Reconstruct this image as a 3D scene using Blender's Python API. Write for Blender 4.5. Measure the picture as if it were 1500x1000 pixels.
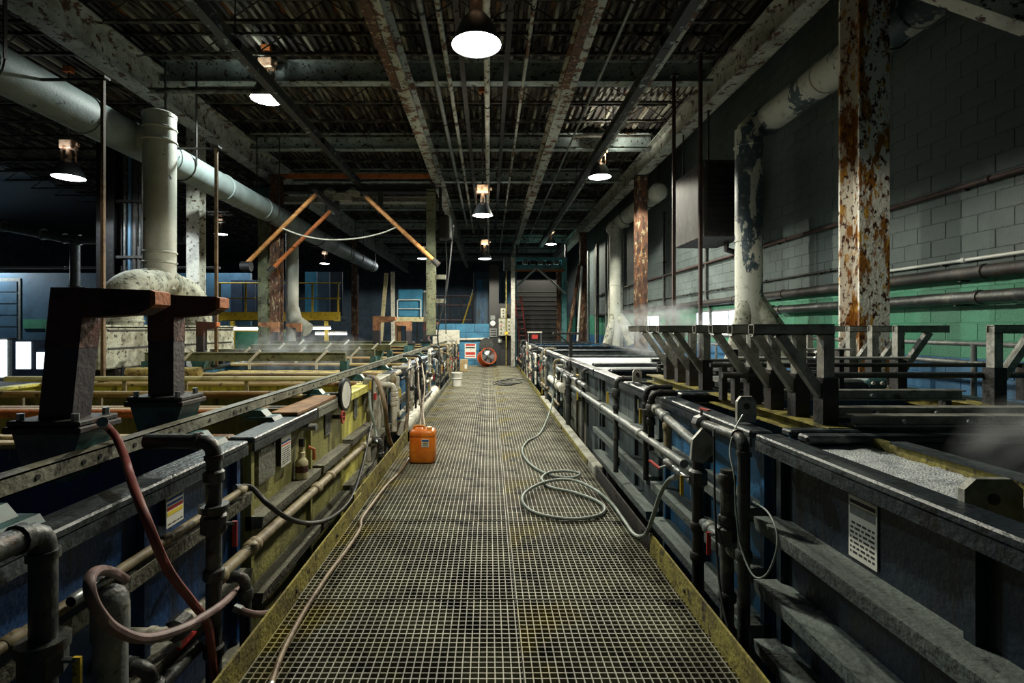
import bpy, math, random
from mathutils import Vector, Matrix
random.seed(7)
S = bpy.context.scene
for o in list(bpy.data.objects): bpy.data.objects.remove(o)
COL = S.collection
# ------------------------------------------------------------------ camera, world, light
F, VX, VY, H = 753.0, 716.0, 480.0, 1.585
cam = bpy.data.cameras.new('camera'); camo = bpy.data.objects.new('camera', cam); COL.objects.link(camo)
camo.location = (0, 0, H); camo.rotation_euler = (math.radians(90), 0, 0)
cam.sensor_width = 36; cam.lens = 36*F/1500
cam.shift_x = (750-VX)/1500; cam.shift_y = -(500-VY)/1500
cam.clip_start = .05; cam.clip_end = 200
S.camera = camo
S.view_settings.view_transform = 'Standard'; S.view_settings.look = 'None'
S.view_settings.gamma = 1; S.view_settings.use_curve_mapping = False
S.view_settings.exposure = 0.5
w = bpy.data.worlds.new('world'); S.world = w; w.use_nodes = True
bg = w.node_tree.nodes['Background']; bg.inputs[0].default_value = (.18, .42, .5, 1); bg.inputs[1].default_value = .016
LAMP_W = 330.0
LAMP_K = 1.7
LAMP_C = (1.0, .94, .76)

# ------------------------------------------------------------------ helpers
def c(r, g, b):
    def l(v):
        v /= 255; return v/12.92 if v <= .04045 else ((v+.055)/1.055)**2.4
    return (l(r), l(g), l(b), 1)
def P(px, py, Y): return Vector(((px-VX)/F*Y, Y, H-(py-VY)/F*Y))
def PX(px, py, X):
    Y = F*X/(px-VX); return Vector((X, Y, H-(py-VY)/F*Y))
def PZ(px, py, Z):
    Y = F*(H-Z)/(py-VY); return Vector(((px-VX)/F*Y, Y, Z))

MATS = {}
def pm(name, base, layers=(), rough=.6, metal=0., bump=0., bscale=40, emit=None, estr=0, alpha=None, rr=None):
    m = bpy.data.materials.new(name); m.use_nodes = True; nt = m.node_tree; N = nt.nodes; L = nt.links
    b = N['Principled BSDF']; b.inputs['Roughness'].default_value = rough; b.inputs['Metallic'].default_value = metal
    b.inputs['Base Color'].default_value = base
    tc = N.new('ShaderNodeTexCoord'); last = None
    for i, (col, sc, lo, hi, st) in enumerate(layers):
        mp = N.new('ShaderNodeMapping'); mp.inputs['Scale'].default_value = st; mp.inputs['Location'].default_value = (i*7.3, i*3.1, i*5.7)
        L.new(tc.outputs['Object'], mp.inputs[0])
        nz = N.new('ShaderNodeTexNoise'); nz.inputs['Scale'].default_value = sc; nz.inputs['Detail'].default_value = 5; nz.inputs['Roughness'].default_value = .65
        L.new(mp.outputs[0], nz.inputs[0])
        mr = N.new('ShaderNodeMapRange'); mr.inputs[1].default_value = lo; mr.inputs[2].default_value = hi; mr.clamp = True
        L.new(nz.outputs[0], mr.inputs[0])
        mx = N.new('ShaderNodeMix'); mx.data_type = 'RGBA'
        if last is None: mx.inputs[6].default_value = base
        else: L.new(last, mx.inputs[6])
        mx.inputs[7].default_value = col
        L.new(mr.outputs[0], mx.inputs[0]); last = mx.outputs[2]
    if last is not None: L.new(last, b.inputs['Base Color'])
    if bump:
        nz = N.new('ShaderNodeTexNoise'); nz.inputs['Scale'].default_value = bscale; nz.inputs['Detail'].default_value = 4
        L.new(tc.outputs['Object'], nz.inputs[0])
        bp = N.new('ShaderNodeBump'); bp.inputs['Strength'].default_value = bump; bp.inputs['Distance'].default_value = .02
        L.new(nz.outputs[0], bp.inputs['Height']); L.new(bp.outputs[0], b.inputs['Normal'])
    if emit:
        b.inputs['Emission Color'].default_value = emit; b.inputs['Emission Strength'].default_value = estr
    MATS[name] = m
    return m
U = (1, 1, 1); VS = (1, 1, .18); YS = (1, .15, 1); XS = (.15, 1, 1)
RUST = c(92, 46, 18); RUSTO = c(170, 100, 30); DRT = c(24, 20, 18)
pm('white_peel', c(205, 205, 195), [(c(150, 150, 140), 3, .45, .7, U), (c(70, 42, 24), 9, .57, .60, U), (DRT, 22, .64, .67, U)], .6, 0, .3)
pm('beam_white', c(180, 184, 176), [(c(120, 122, 112), 2, .4, .7, U), (c(74, 46, 26), 5, .56, .60, U), (DRT, 14, .60, .64, U)], .6, 0, .3)
pm('beam_blue', c(158, 170, 168), [(c(112, 124, 122), 3, .4, .7, U), (c(60, 42, 28), 6, .58, .62, U), (DRT, 16, .6, .63, U)], .6, 0, .3)
pm('rail_rust', c(158, 162, 152), [(c(88, 56, 34), 4, .52, .56, U), (DRT, 11, .57, .62, U)], .65, 0, .3)
pm('column_rust', c(240, 238, 228), [(c(150, 96, 34), 4, .505, .55, (1, 1, .35)), (c(206, 156, 60), 13, .57, .62, (1, 1, .4)), (c(78, 42, 24), 20, .55, .59, (1, 1, .6))], .6, 0, .5, 30)
pm('rust_heavy', c(84, 54, 36), [(c(150, 136, 108), 12, .56, .60, (1, 1, .4)), (c(44, 28, 22), 9, .48, .6, (1, 1, .4)), (c(150, 92, 36), 16, .6, .66, VS)], .75, 0, .5)
pm('rust_orange', c(176, 100, 48), [(c(120, 62, 30), 6, .5, .7, U), (c(70, 40, 24), 14, .58, .66, U)], .7, 0, .3)
pm('orange_arm', c(178, 122, 66), [(c(120, 70, 36), 9, .5, .65, U), (c(196, 170, 120), 14, .6, .66, U)], .6)
pm('rust_brown', c(86, 52, 44), [(c(58, 32, 28), 5, .45, .65, U), (c(126, 84, 70), 9, .6, .72, U)], .7, 0, .4)
pm('deck', c(128, 126, 112), [(c(44, 38, 32), 1.6, .42, .54, YS), (DRT, 5, .5, .56, YS), (c(128, 84, 34), 3, .62, .68, YS)], .75, 0, .3)
pm('joist', c(98, 98, 88), [(c(46, 36, 28), 3, .42, .55, U), (DRT, 8, .52, .6, U)], .75)
pm('dark_steel', c(44, 44, 44), [(c(70, 64, 56), 7, .5, .7, U), (c(52, 32, 22), 11, .58, .64, U)], .6, .2, .2)
pm('black', c(18, 18, 20), [(c(36, 36, 36), 12, .5, .7, U)], .55)
pm('pipe_dark', c(58, 62, 62), [(c(100, 100, 92), 8, .52, .7, U), (c(56, 36, 26), 14, .58, .64, U)], .45, .2, .2)
pm('pipe_grey', c(110, 116, 116), [(c(150, 150, 140), 9, .5, .7, U), (c(60, 54, 46), 12, .58, .66, U)], .5, .1, .2)
pm('pvc', c(206, 204, 190), [(c(140, 134, 112), 6, .5, .7, U), (c(80, 70, 56), 14, .6, .68, U)], .5)
pm('pipe_tan', c(140, 128, 98), [(c(92, 80, 58), 8, .48, .66, U), (c(60, 50, 40), 15, .58, .66, U)], .6)
pm('pipe_brown', c(62, 42, 38), [(c(40, 26, 24), 9, .48, .64, U)], .7)
pm('rod_brown', c(112, 88, 60), [(c(70, 50, 34), 9, .48, .64, U)], .65)
pm('red_dark', c(96, 26, 26), (), .6)
pm('rust_tan', c(150, 104, 72), [(c(104, 64, 44), 6, .46, .64, U)], .65, 0, .3)
pm('track_dark', c(46, 50, 50), [(c(140, 152, 152), 6, .60, .63, U), (c(60, 44, 34), 10, .55, .62, U)], .6, .1)
pm('steel', c(150, 156, 158), [(c(96, 98, 96), 9, .5, .66, U)], .38, .6)
pm('galv', c(158, 158, 150), [(c(112, 112, 104), 12, .45, .65, U), (c(80, 66, 50), 7, .6, .68, U)], .5, .1, .2)
pm('rail_grey', c(128, 128, 112), [(c(88, 88, 74), 4, .42, .62, U), (c(52, 48, 40), 12, .58, .66, U)], .6, .1, .3)
pm('teal', c(52, 96, 96), [(c(34, 58, 60), 7, .45, .62, U), (c(90, 92, 80), 12, .6, .68, U)], .5)
pm('teal_light', c(92, 160, 166), [(c(62, 104, 108), 5, .48, .66, U), (c(60, 50, 40), 12, .6, .66, U)], .5)
pm('green_post', c(112, 116, 88), [(c(80, 84, 66), 5, .45, .65, U), (c(62, 46, 30), 11, .57, .63, U)], .65, 0, .3)
pm('tank_blue', c(20, 62, 112), [(c(24, 44, 66), 3, .5, .7, VS), (c(18, 24, 30), 6, .56, .7, VS), (c(110, 122, 124), 13, .64, .68, VS)], .42, 0, .25)
pm('tank_navy', c(15, 32, 46), [(c(32, 44, 48), 4, .5, .7, VS), (c(20, 24, 28), 7, .5, .65, VS)], .45, 0, .25)
pm('tank_bright', c(22, 92, 138), [(c(48, 82, 94), 3, .46, .62, VS), (c(26, 34, 40), 7, .52, .66, VS), (c(130, 140, 136), 13, .62, .68, VS)], .5, 0, .25)
pm('tank_olive', c(140, 138, 78), [(c(92, 92, 58), 3, .42, .6, VS), (c(54, 50, 36), 6, .55, .68, VS)], .6, 0, .3)
pm('tank_yellow', c(226, 220, 110), [(c(146, 142, 72), 3, .45, .62, VS), (c(84, 76, 46), 7, .58, .68, VS)], .55, 0, .3)
pm('tank_pale', c(184, 182, 166), [(c(132, 128, 110), 3, .44, .62, VS), (c(70, 64, 54), 7, .56, .66, VS)], .6, 0, .3)
pm('tank_grey', c(96, 106, 106), [(c(66, 74, 74), 3, .45, .6, VS), (c(36, 38, 38), 7, .54, .66, VS)], .6, 0, .3)
pm('ledge', c(112, 112, 98), [(c(72, 70, 58), 5, .44, .6, YS), (c(150, 150, 136), 14, .6, .68, U)], .75, 0, .4)
pm('ledge_cool', c(106, 116, 112), [(c(74, 82, 80), 5, .44, .6, YS), (c(60, 66, 64), 14, .6, .68, U)], .75, 0, .4)
pm('rim_dark', c(34, 44, 52), [(c(80, 88, 90), 6, .5, .62, YS), (c(24, 26, 28), 10, .52, .64, U)], .4, .1, .3)
pm('divider', c(170, 150, 100), [(c(120, 84, 44), 4, .44, .6, XS), (c(60, 48, 34), 12, .58, .66, U)], .6, 0, .3)
pm('hood', c(172, 174, 160), [(c(120, 120, 106), 4, .45, .6, U), (c(60, 58, 50), 14, .56, .62, U)], .7, 0, .4)
pm('duct', c(186, 188, 178), [(c(150, 152, 142), 2, .4, .7, U), (c(40, 44, 46), 4, .66, .67, U)], .55, 0, .15)
pm('duct_grey_shaded', c(122, 134, 134), [(c(96, 106, 106), 2, .4, .7, U), (c(30, 34, 36), 3, .66, .67, U)], .6, 0, .15)  # blue-grey duct paint, darkened to hold the shade under girder and lamp
pm('duct_peel', c(190, 192, 182), [(c(58, 76, 86), 1.6, .50, .51, (1, 1, .4)), (c(150, 150, 140), 9, .55, .7, U)], .55, 0, .25)
pm('plate_yellow', c(150, 140, 66), [(c(110, 100, 52), 6, .44, .6, U), (c(62, 54, 34), 12, .56, .64, U)], .7, 0, .4)
pm('yellow', c(206, 176, 50), [(c(150, 124, 40), 6, .5, .7, U), (c(80, 66, 30), 13, .6, .66, U)], .55)
pm('red', c(170, 44, 36), [(c(110, 34, 30), 9, .5, .7, U)], .5)
pm('grating', c(150, 148, 128), [(c(104, 102, 90), 1.3, .42, .6, U), (c(146, 136, 78), .9, .57, .66, U), (c(62, 62, 56), 3, .54, .66, U)], .55)
pm('concrete', c(34, 33, 31), [(c(22, 21, 20), 2, .42, .62, U)], .85, 0, .3)
pm('kerb', c(176, 176, 164), [(c(130, 128, 116), 4, .45, .62, U)], .8, 0, .3)
pm('block_grey', c(92, 104, 104), [(c(76, 86, 86), .8, .4, .65, U), (c(64, 72, 72), 8, .58, .72, U)], .8, 0, .3, 60)
pm('block_green', c(70, 146, 116), [(c(56, 124, 98), 1.2, .42, .64, U), (c(30, 82, 66), 9, .6, .74, U)], .6, 0, .35, 60)
pm('block_blue', c(52, 108, 150), [(c(42, 88, 124), 1.2, .42, .64, U)], .6, 0, .35, 60)
pm('mortar', c(66, 74, 74), [(c(70, 74, 72), 4, .4, .6, U)], .85)
pm('blue_wall', c(62, 98, 122), [(c(48, 78, 100), 1, .42, .64, U), (c(40, 62, 78), 5, .6, .7, U)], .6)
pm('blue_block', c(54, 124, 160), [(c(42, 100, 134), 2, .42, .64, U), (c(38, 78, 102), 8, .6, .7, U)], .6, 0, .2)
pm('blue_box', c(58, 138, 176), [(c(48, 112, 146), 2, .42, .64, U)], .5)
pm('navy', c(30, 50, 72), [(c(22, 36, 52), 3, .42, .64, U)], .6)
pm('dark_wall', c(58, 72, 80), [(c(40, 50, 56), 1, .42, .64, U)], .8)
pm('orange', c(226, 128, 34), [(c(196, 96, 22), 4, .46, .66, U), (c(150, 78, 24), 12, .6, .7, U)], .35)
pm('jug_top', c(224, 170, 96), [(c(200, 130, 50), 6, .45, .62, U)], .4)
pm('fan_orange', c(196, 88, 36), [(c(140, 60, 26), 8, .5, .7, U)], .5)
pm('white', c(226, 226, 218), [(c(196, 194, 184), 5, .5, .7, U)], .5)
pm('paper', c(222, 222, 212), [(c(176, 174, 160), 5, .55, .72, U)], .7)
pm('ink', c(40, 40, 44), (), .7)
pm('ink_blue', c(40, 84, 150), (), .7); pm('ink_red', c(190, 50, 40), (), .7); pm('ink_yellow', c(226, 200, 50), (), .7)
pm('card', c(170, 148, 108), [(c(140, 118, 84), 6, .45, .65, U)], .8)
pm('wood', c(150, 112, 70), [(c(112, 80, 48), 5, .45, .62, VS)], .7)
pm('beige', c(200, 192, 150), [(c(150, 140, 104), 6, .5, .7, U)], .6)
pm('panel_grey', c(150, 150, 136), [(c(110, 110, 98), 8, .5, .7, U)], .5, .2)
pm('hose_red', c(124, 58, 52), [(c(92, 42, 40), 7, .45, .65, U)], .5)
pm('hose_pink', c(124, 100, 98), [(c(92, 72, 70), 9, .48, .65, U)], .55)
pm('hose_grey', c(130, 142, 134), [(c(96, 104, 100), 9, .48, .65, U)], .5)
pm('hose_brown', c(138, 120, 96), [(c(92, 72, 54), 8, .48, .62, U)], .55)
pm('hose_black', c(34, 36, 38), [(c(60, 62, 60), 9, .55, .7, U)], .5)
pm('wire', c(200, 204, 200), (), .4)
pm('shade', c(64, 70, 74), [(c(44, 48, 50), 8, .5, .7, U)], .4, .3)
pm('lens', (1, 1, 1, 1), (), .5, emit=(1, .97, .9, 1), estr=16)
pm('tube_lamp', (1, 1, 1, 1), (), .5, emit=(.92, .97, 1, 1), estr=9)
pm('ballast', c(170, 140, 116), [(c(110, 76, 54), 12, .5, .62, U)], .5)
pm('pane', (1, 1, 1, 1), (), .3, emit=(.82, .94, 1, 1), estr=2.6)
pm('liquid', c(24, 28, 28), (), .12)
pm('liquid_olive', c(86, 72, 40), [(c(50, 42, 26), 3, .42, .6, U), (c(170, 150, 90), 8, .58, .64, U)], .35, 0, .3)
pm('foam', c(214, 220, 222), [(c(168, 176, 182), 14, .45, .65, U)], .6, 0, .8, 120)
pm('crust', c(190, 170, 104), [(c(110, 90, 54), 6, .45, .6, U), (c(60, 50, 36), 14, .55, .64, U)], .8, 0, .8)
pm('heater_side', c(58, 54, 54), [(c(34, 32, 32), 9, .46, .62, VS), (c(92, 90, 88), 24, .6, .64, VS)], .85)

class MB:
    def __init__(s): s.v = []; s.f = []
    def add(s, vs, fs):
        n = len(s.v); s.v += [tuple(p) for p in vs]; s.f += [tuple(i+n for i in f) for f in fs]; return s
    def box(s, x0, x1, y0, y1, z0, z1):
        v = [(x, y, z) for z in (z0, z1) for y in (y0, y1) for x in (x0, x1)]
        return s.add(v, [(0, 2, 3, 1), (4, 5, 7, 6), (0, 1, 5, 4), (2, 6, 7, 3), (0, 4, 6, 2), (1, 3, 7, 5)])
    def cb(s, p, sx, sy, sz): return s.box(p[0]-sx/2, p[0]+sx/2, p[1]-sy/2, p[1]+sy/2, p[2]-sz/2, p[2]+sz/2)
    def bbox(s, x0, x1, y0, y1, z0, z1, b=.01):   # box with chamfered edges
        return s.frust(x0, x1, y0, y1, z0, z1, b)
    def frust(s, x0, x1, y0, y1, z0, z1, b):
        def ring(z, i):
            a = i
            return [(x0+a, y0+b, z), (x0+b, y0+a, z), (x1-b, y0+a, z), (x1-a, y0+b, z), (x1-a, y1-b, z), (x1-b, y1-a, z), (x0+b, y1-a, z), (x0+a, y1-b, z)]
        rs = [[(x0+b, y0+b, z0), (x0+b, y0+b, z0), (x1-b, y0+b, z0), (x1-b, y0+b, z0), (x1-b, y1-b, z0), (x1-b, y1-b, z0), (x0+b, y1-b, z0), (x0+b, y1-b, z0)]]
        r0 = ring(z0+b, 0); r1 = ring(z1-b, 0)
        v = [(x0+b, y0+b, z0), (x1-b, y0+b, z0), (x1-b, y1-b, z0), (x0+b, y1-b, z0)] + r0 + r1 + [(x0+b, y0+b, z1), (x1-b, y0+b, z1), (x1-b, y1-b, z1), (x0+b, y1-b, z1)]
        f = [(3, 2, 1, 0), (20, 21, 22, 23)]
        for i in range(8): f.append((4+i, 4+(i+1) % 8, 12+(i+1) % 8, 12+i))
        # corner fans between the square caps and the octagon rings
        m = {0: 0, 1: 0, 2: 1, 3: 1, 4: 2, 5: 2, 6: 3, 7: 3}
        for i in range(8):
            j = (i+1) % 8; a, bb = m[i], m[j]
            if a == bb: f.append((a, 4+j, 4+i)); f.append((20+a, 12+i, 12+j))
            else: f.append((a, bb, 4+j, 4+i)); f.append((20+a, 12+i, 12+j, 20+bb))
        return s.add(v, f)
    def prism(s, poly, axis, a, b):      # poly of 2D points extruded along an axis
        n = len(poly)
        def pt(p, t):
            if axis == 'x': return (t, p[0], p[1])
            if axis == 'y': return (p[0], t, p[1])
            return (p[0], p[1], t)
        v = [pt(p, a) for p in poly]+[pt(p, b) for p in poly]
        f = [tuple(range(n)), tuple(range(2*n-1, n-1, -1))]+[(i, n+i, n+(i+1) % n, (i+1) % n) for i in range(n)]
        return s.add(v, f)
    def tube(s, pts, r, n=10, caps=True):
        pts = [Vector(p) for p in pts]; rs = r if isinstance(r, (list, tuple)) else [r]*len(pts)
        up = None; v = []; f = []
        for i, p in enumerate(pts):
            t = (pts[min(i+1, len(pts)-1)]-pts[max(i-1, 0)])
            if t.length < 1e-9: t = Vector((0, 0, 1))
            t.normalize()
            if up is None:
                up = Vector((0, 0, 1)) if abs(t.z) < .9 else Vector((1, 0, 0))
            a = (up-t*up.dot(t)); a.normalize(); up = a; bb = t.cross(a)
            for k in range(n):
                th = 2*math.pi*k/n; v.append(p+(a*math.cos(th)+bb*math.sin(th))*rs[i])
        for i in range(len(pts)-1):
            for k in range(n):
                f.append((i*n+k, i*n+(k+1) % n, (i+1)*n+(k+1) % n, (i+1)*n+k))
        if caps: f.append(tuple(range(n-1, -1, -1))); f.append(tuple((len(pts)-1)*n+k for k in range(n)))
        return s.add(v, f)
    def sq(s, p, q, w, h=None, up=(0, 0, 1)):     # rectangular bar between two points
        h = h or w; p = Vector(p); q = Vector(q); t = (q-p).normalized(); u = Vector(up)
        if abs(t.dot(u)) > .99: u = Vector((0, 1, 0))
        a = t.cross(u).normalized(); b = a.cross(t)
        v = [e+a*sx*w/2+b*sz*h/2 for e in (p, q) for sx, sz in ((-1, -1), (1, -1), (1, 1), (-1, 1))]
        return s.add(v, [(0, 1, 2, 3), (7, 6, 5, 4), (0, 4, 5, 1), (1, 5, 6, 2), (2, 6, 7, 3), (3, 7, 4, 0)])
    def lathe(s, prof, o, axis='z', n=20):
        v = []; f = []; o = Vector(o)
        for r, h in prof:
            for k in range(n):
                th = 2*math.pi*k/n; a, b = r*math.cos(th), r*math.sin(th)
                v.append(o+(Vector((a, b, h)) if axis == 'z' else Vector((h, a, b)) if axis == 'x' else Vector((a, h, b))))
        for i in range(len(prof)-1):
            for k in range(n): f.append((i*n+k, i*n+(k+1) % n, (i+1)*n+(k+1) % n, (i+1)*n+k))
        if prof[0] == prof[-1]: return s.add(v, f)
        if prof[0][0] > 1e-4: f.append(tuple(range(n-1, -1, -1)))
        if prof[-1][0] > 1e-4: f.append(tuple((len(prof)-1)*n+k for k in range(n)))
        return s.add(v, f)
    def ib(s, axis, ctr, zb, a0, a1, w, h, t=.02):   # I-beam along an axis
        x = ctr; p = [(x-w/2, zb), (x+w/2, zb), (x+w/2, zb+t), (x+t/2, zb+t), (x+t/2, zb+h-t), (x+w/2, zb+h-t), (x+w/2, zb+h), (x-w/2, zb+h), (x-w/2, zb+h-t), (x-t/2, zb+h-t), (x-t/2, zb+t), (x-w/2, zb+t)]
        return s.prism(p, axis, a0, a1)
    def hcol(s, x, y, z0, z1, w, d, t=.02):         # H-column, flanges face +-y
        p = [(x-w/2, y-d/2), (x+w/2, y-d/2), (x+w/2, y-d/2+t), (x+t/2, y-d/2+t), (x+t/2, y+d/2-t), (x+w/2, y+d/2-t), (x+w/2, y+d/2), (x-w/2, y+d/2), (x-w/2, y+d/2-t), (x-t/2, y+d/2-t), (x-t/2, y-d/2+t), (x-w/2, y-d/2+t)]
        return s.prism(p, 'z', z0, z1)
    def mesh(s, name, mat, smooth=False):
        me = bpy.data.meshes.new(name); me.from_pydata(s.v, [], s.f); me.update()
        if smooth:
            me.polygons.foreach_set('use_smooth', [True]*len(me.polygons)); me.set_sharp_from_angle(angle=math.radians(40))
        me.materials.append(MATS[mat]); return me
    def build(s, name, mat, parent=None, smooth=False):
        o = bpy.data.objects.new(name, s.mesh(name, mat, smooth)); COL.objects.link(o)
        if parent is not None: attach(o, parent)
        return o
def wm(o):
    m = Matrix.Translation(o.location)
    return wm(o.parent) @ o.matrix_parent_inverse @ m if o.parent else m
def attach(o, p): o.parent = p; o.matrix_parent_inverse = wm(p).inverted()
def tag(o, label, cat, group=None, kind=None):
    o['label'] = label; o['category'] = cat
    if group: o['group'] = group
    if kind: o['kind'] = kind
    return o
def thing(name, label, cat, loc=(0, 0, 0), group=None):
    o = bpy.data.objects.new(name, None); COL.objects.link(o); o.location = loc; o.empty_display_size = .05
    return tag(o, label, cat, group)
def struct(o): o['kind'] = 'structure'; return o
def dup(root, off, label=None):
    r = root.copy(); COL.objects.link(r); r.location = root.location+Vector(off)
    if label: r['label'] = label
    for ch in root.children:
        d = ch.copy(); COL.objects.link(d); d.parent = r
        for g in ch.children:
            e = g.copy(); COL.objects.link(e); e.parent = d
    return r
def spline(pts, k=6):
    pts = [Vector(p) for p in pts]; out = []
    for i in range(len(pts)-1):
        p0, p1, p2, p3 = pts[max(i-1, 0)], pts[i], pts[i+1], pts[min(i+2, len(pts)-1)]
        for j in range(k):
            t = j/k
            out.append(.5*((2*p1)+(p2-p0)*t+(2*p0-5*p1+4*p2-p3)*t*t+(3*p1-p0-3*p2+p3)*t**3))
    out.append(pts[-1]); return out
def elbow(pts, r=.05, k=4):      # polyline with rounded corners
    pts = [Vector(p) for p in pts]; out = [pts[0]]
    for i in range(1, len(pts)-1):
        a, b, d = pts[i-1], pts[i], pts[i+1]; u = (a-b); v = (d-b); q = min(r, u.length*.45, v.length*.45); u.normalize(); v.normalize()
        for j in range(k+1):
            t = j/k; out.append((b+u*q)*(1-t)**2+b*2*t*(1-t)+(b+v*q)*t*t)
    out.append(pts[-1]); return out

# ------------------------------------------------------------------ setting
FZ = -1.0
struct(MB().box(-26, 5.7, -1, 42, FZ-.2, FZ).build('floor', 'concrete'))
# walkway: frame + grating panels
XL, XR, XS_ = -1.12, 1.14, .16
YE = 21.7
fr = MB()
for x in (XL+.03, XS_, XR-.03): fr.box(x-.03, x+.03, 1.0, YE, -.20, -.045)
CELL = .0381
for i in range(0, 18):
    y = 1.78+i*1.2192
    if y < YE: fr.box(XL, XR, y-.03, y+.03, -.2, -.045)
for x in (XL+.03, XR-.03):
    for i in range(0, 9): fr.box(x-.04, x+.04, 1.9+i*2.4, 2.0+i*2.4, FZ, -.2)
walk = struct(fr.build('floor', 'dark_steel'))
def grating(wd, ln):
    m = MB(); t = .0055; nx = int(wd/CELL); ny = int(ln/CELL)
    for i in range(nx+1):
        x = min(i*CELL, wd-t); m.box(x, x+t, 0, ln, -.038, 0)
    for j in range(ny+1):
        y = min(j*CELL, ln-t); m.box(0, wd, y, y+t, -.038, -.0012)
    return m.mesh('grating_panel', 'grating')
PL = 1.2192
gl = grating(XS_-XL-.006, PL-.012); gr = grating(XR-XS_-.006, PL-.012)
y = 1.785-PL
while y < YE-.3:
    for me, x in ((gl, XL+.003), (gr, XS_+.003)):
        o = bpy.data.objects.new('grating_panel', me); COL.objects.link(o); attach(o, walk)
        o.location = (x+random.uniform(-.002, .002), y+.006, random.uniform(-.003, .003))
    y += PL
# right block wall
WX = 5.5
wall = struct(MB().box(WX+.008, WX+.25, .5, 41, FZ, 7.1).build('wall_right', 'block_grey'))
MB().box(WX+.005, WX+.009, .5, 41, 1.235, 2.251).build('paint_band', 'block_green', wall); MB().box(WX+.005, WX+.009, .5, 41, FZ, 1.235).build('paint_band', 'block_blue', wall)
blks = []
for k in range(40):
    z0 = FZ+.2032*k; 
    yy = .5+(.2032 if k % 2 else 0)
    while yy < 41:
        blks.append((yy, z0)); yy += .4064
def seen(b):
    d = b[0]+.2; px = VX+F*WX/d; py = VY-(b[1]-H)/F*F/d*1
    py = VY-(b[1]+.1-H)*F/d
    return px < 1520 and -20 < py < 560
WINS = [(9.9, 13.6, 1.38, 2.02), (16.5, 18.6, 1.38, 2.02)]
def inwin(b):
    return any(b[0]+.4 > w[0] and b[0] < w[1] and b[1]+.2 > w[2] and b[1] < w[3] for w in WINS)
blks = [b for b in blks if b[1] < 7.0 and not inwin(b)]
vis = sorted([b for b in blks if seen(b)], key=lambda b: b[0])
front = set(vis[:300]); bme = {}
for nm in ('block_grey', 'block_green', 'block_blue'):
    bme[nm] = MB().bbox(0, .05, .003, .4034, .003, .2002, .005).mesh('block', nm)
def bm_(z): return 'block_grey' if z > 2.2 else 'block_green' if z > 1.2 else 'block_blue'
rest = {k: MB() for k in bme}
for b in blks:
    if b in front:
        o = bpy.data.objects.new('block', bme[bm_(b[1])]); COL.objects.link(o); attach(o, wall); o.location = (WX+random.uniform(-.002, .002), b[0], b[1])
    else: rest[bm_(b[1])].box(WX, WX+.05, b[0]+.004, b[0]+.4024, b[1]+.004, b[1]+.1992)
for k, m in rest.items():
    o = m.build('blockwork', k, wall); o['kind'] = 'stuff'
for i, (y0, y1, z0, z1) in enumerate(WINS):
    fr = MB()
    for a, b_, d, e in ((y0, y1, z0, z0+.05), (y0, y1, z1-.05, z1), (y0, y0+.05, z0, z1), (y1-.05, y1, z0, z1)): fr.box(WX-.03, WX+.06, a, b_, d, e)
    ws = struct(fr.build('window_%d' % (i+1), 'steel'))
    n = 4 if i == 0 else 2
    for j in range(n):
        a = y0+.05+(y1-y0-.1)*j/n; b_ = y0+.05+(y1-y0-.1)*(j+1)/n
        MB().box(WX-.01, WX+.008, a+.02, b_-.02, z0+.05, z1-.05).build('pane', 'pane', ws)
        if j: MB().box(WX-.025, WX+.03, a-.02, a+.02, z0+.05, z1-.05).build('mullion', 'steel', ws)
# back walls
struct(MB().box(-26, 5.5, 41, 41.3, FZ, 7.1).build('wall_back', 'dark_wall'))
struct(MB().box(-26.3, -26, -1, 41.3, FZ, 7.1).build('wall_left', 'dark_wall'))
wl = struct(MB().box(-26, -11.6, 25, 25.2, FZ, 4.25).build('wall_inner', 'blue_wall'))
MB().box(-22.6, -21.0, 24.95, 25, 1.55, 2.0).build('panel', 'block_green', wl)
MB().box(-21.5, -20.0, 24.93, 25, FZ, 2.0).build('panel', 'block_green', wl)
d = struct(MB().box(-24.2, -22.75, 24.96, 25, FZ, 4.0).build('door_1', 'pipe_grey'))
for k in range(5): MB().box(-24.1, -22.9, 24.93, 24.97, 1.1+k*.56, 1.1+k*.56+.5).build('door_panel', 'blue_wall', d)
MB().box(-24.15, -23.4, 24.92, 24.97, -.8, 1.0).build('pane', 'pane', d)
wn = struct(MB().box(-23.1, -20.6, 24.92, 24.98, -.8, 1.0).build('window_3', 'navy'))
for a, b_, z0, z1 in ((-22.9, -22.2, -.4, .9), (-21.9, -21.4, -.4, .4)):
    MB().box(a, b_, 24.89, 24.93, z0, z1).build('pane', 'pane', wn)
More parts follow.
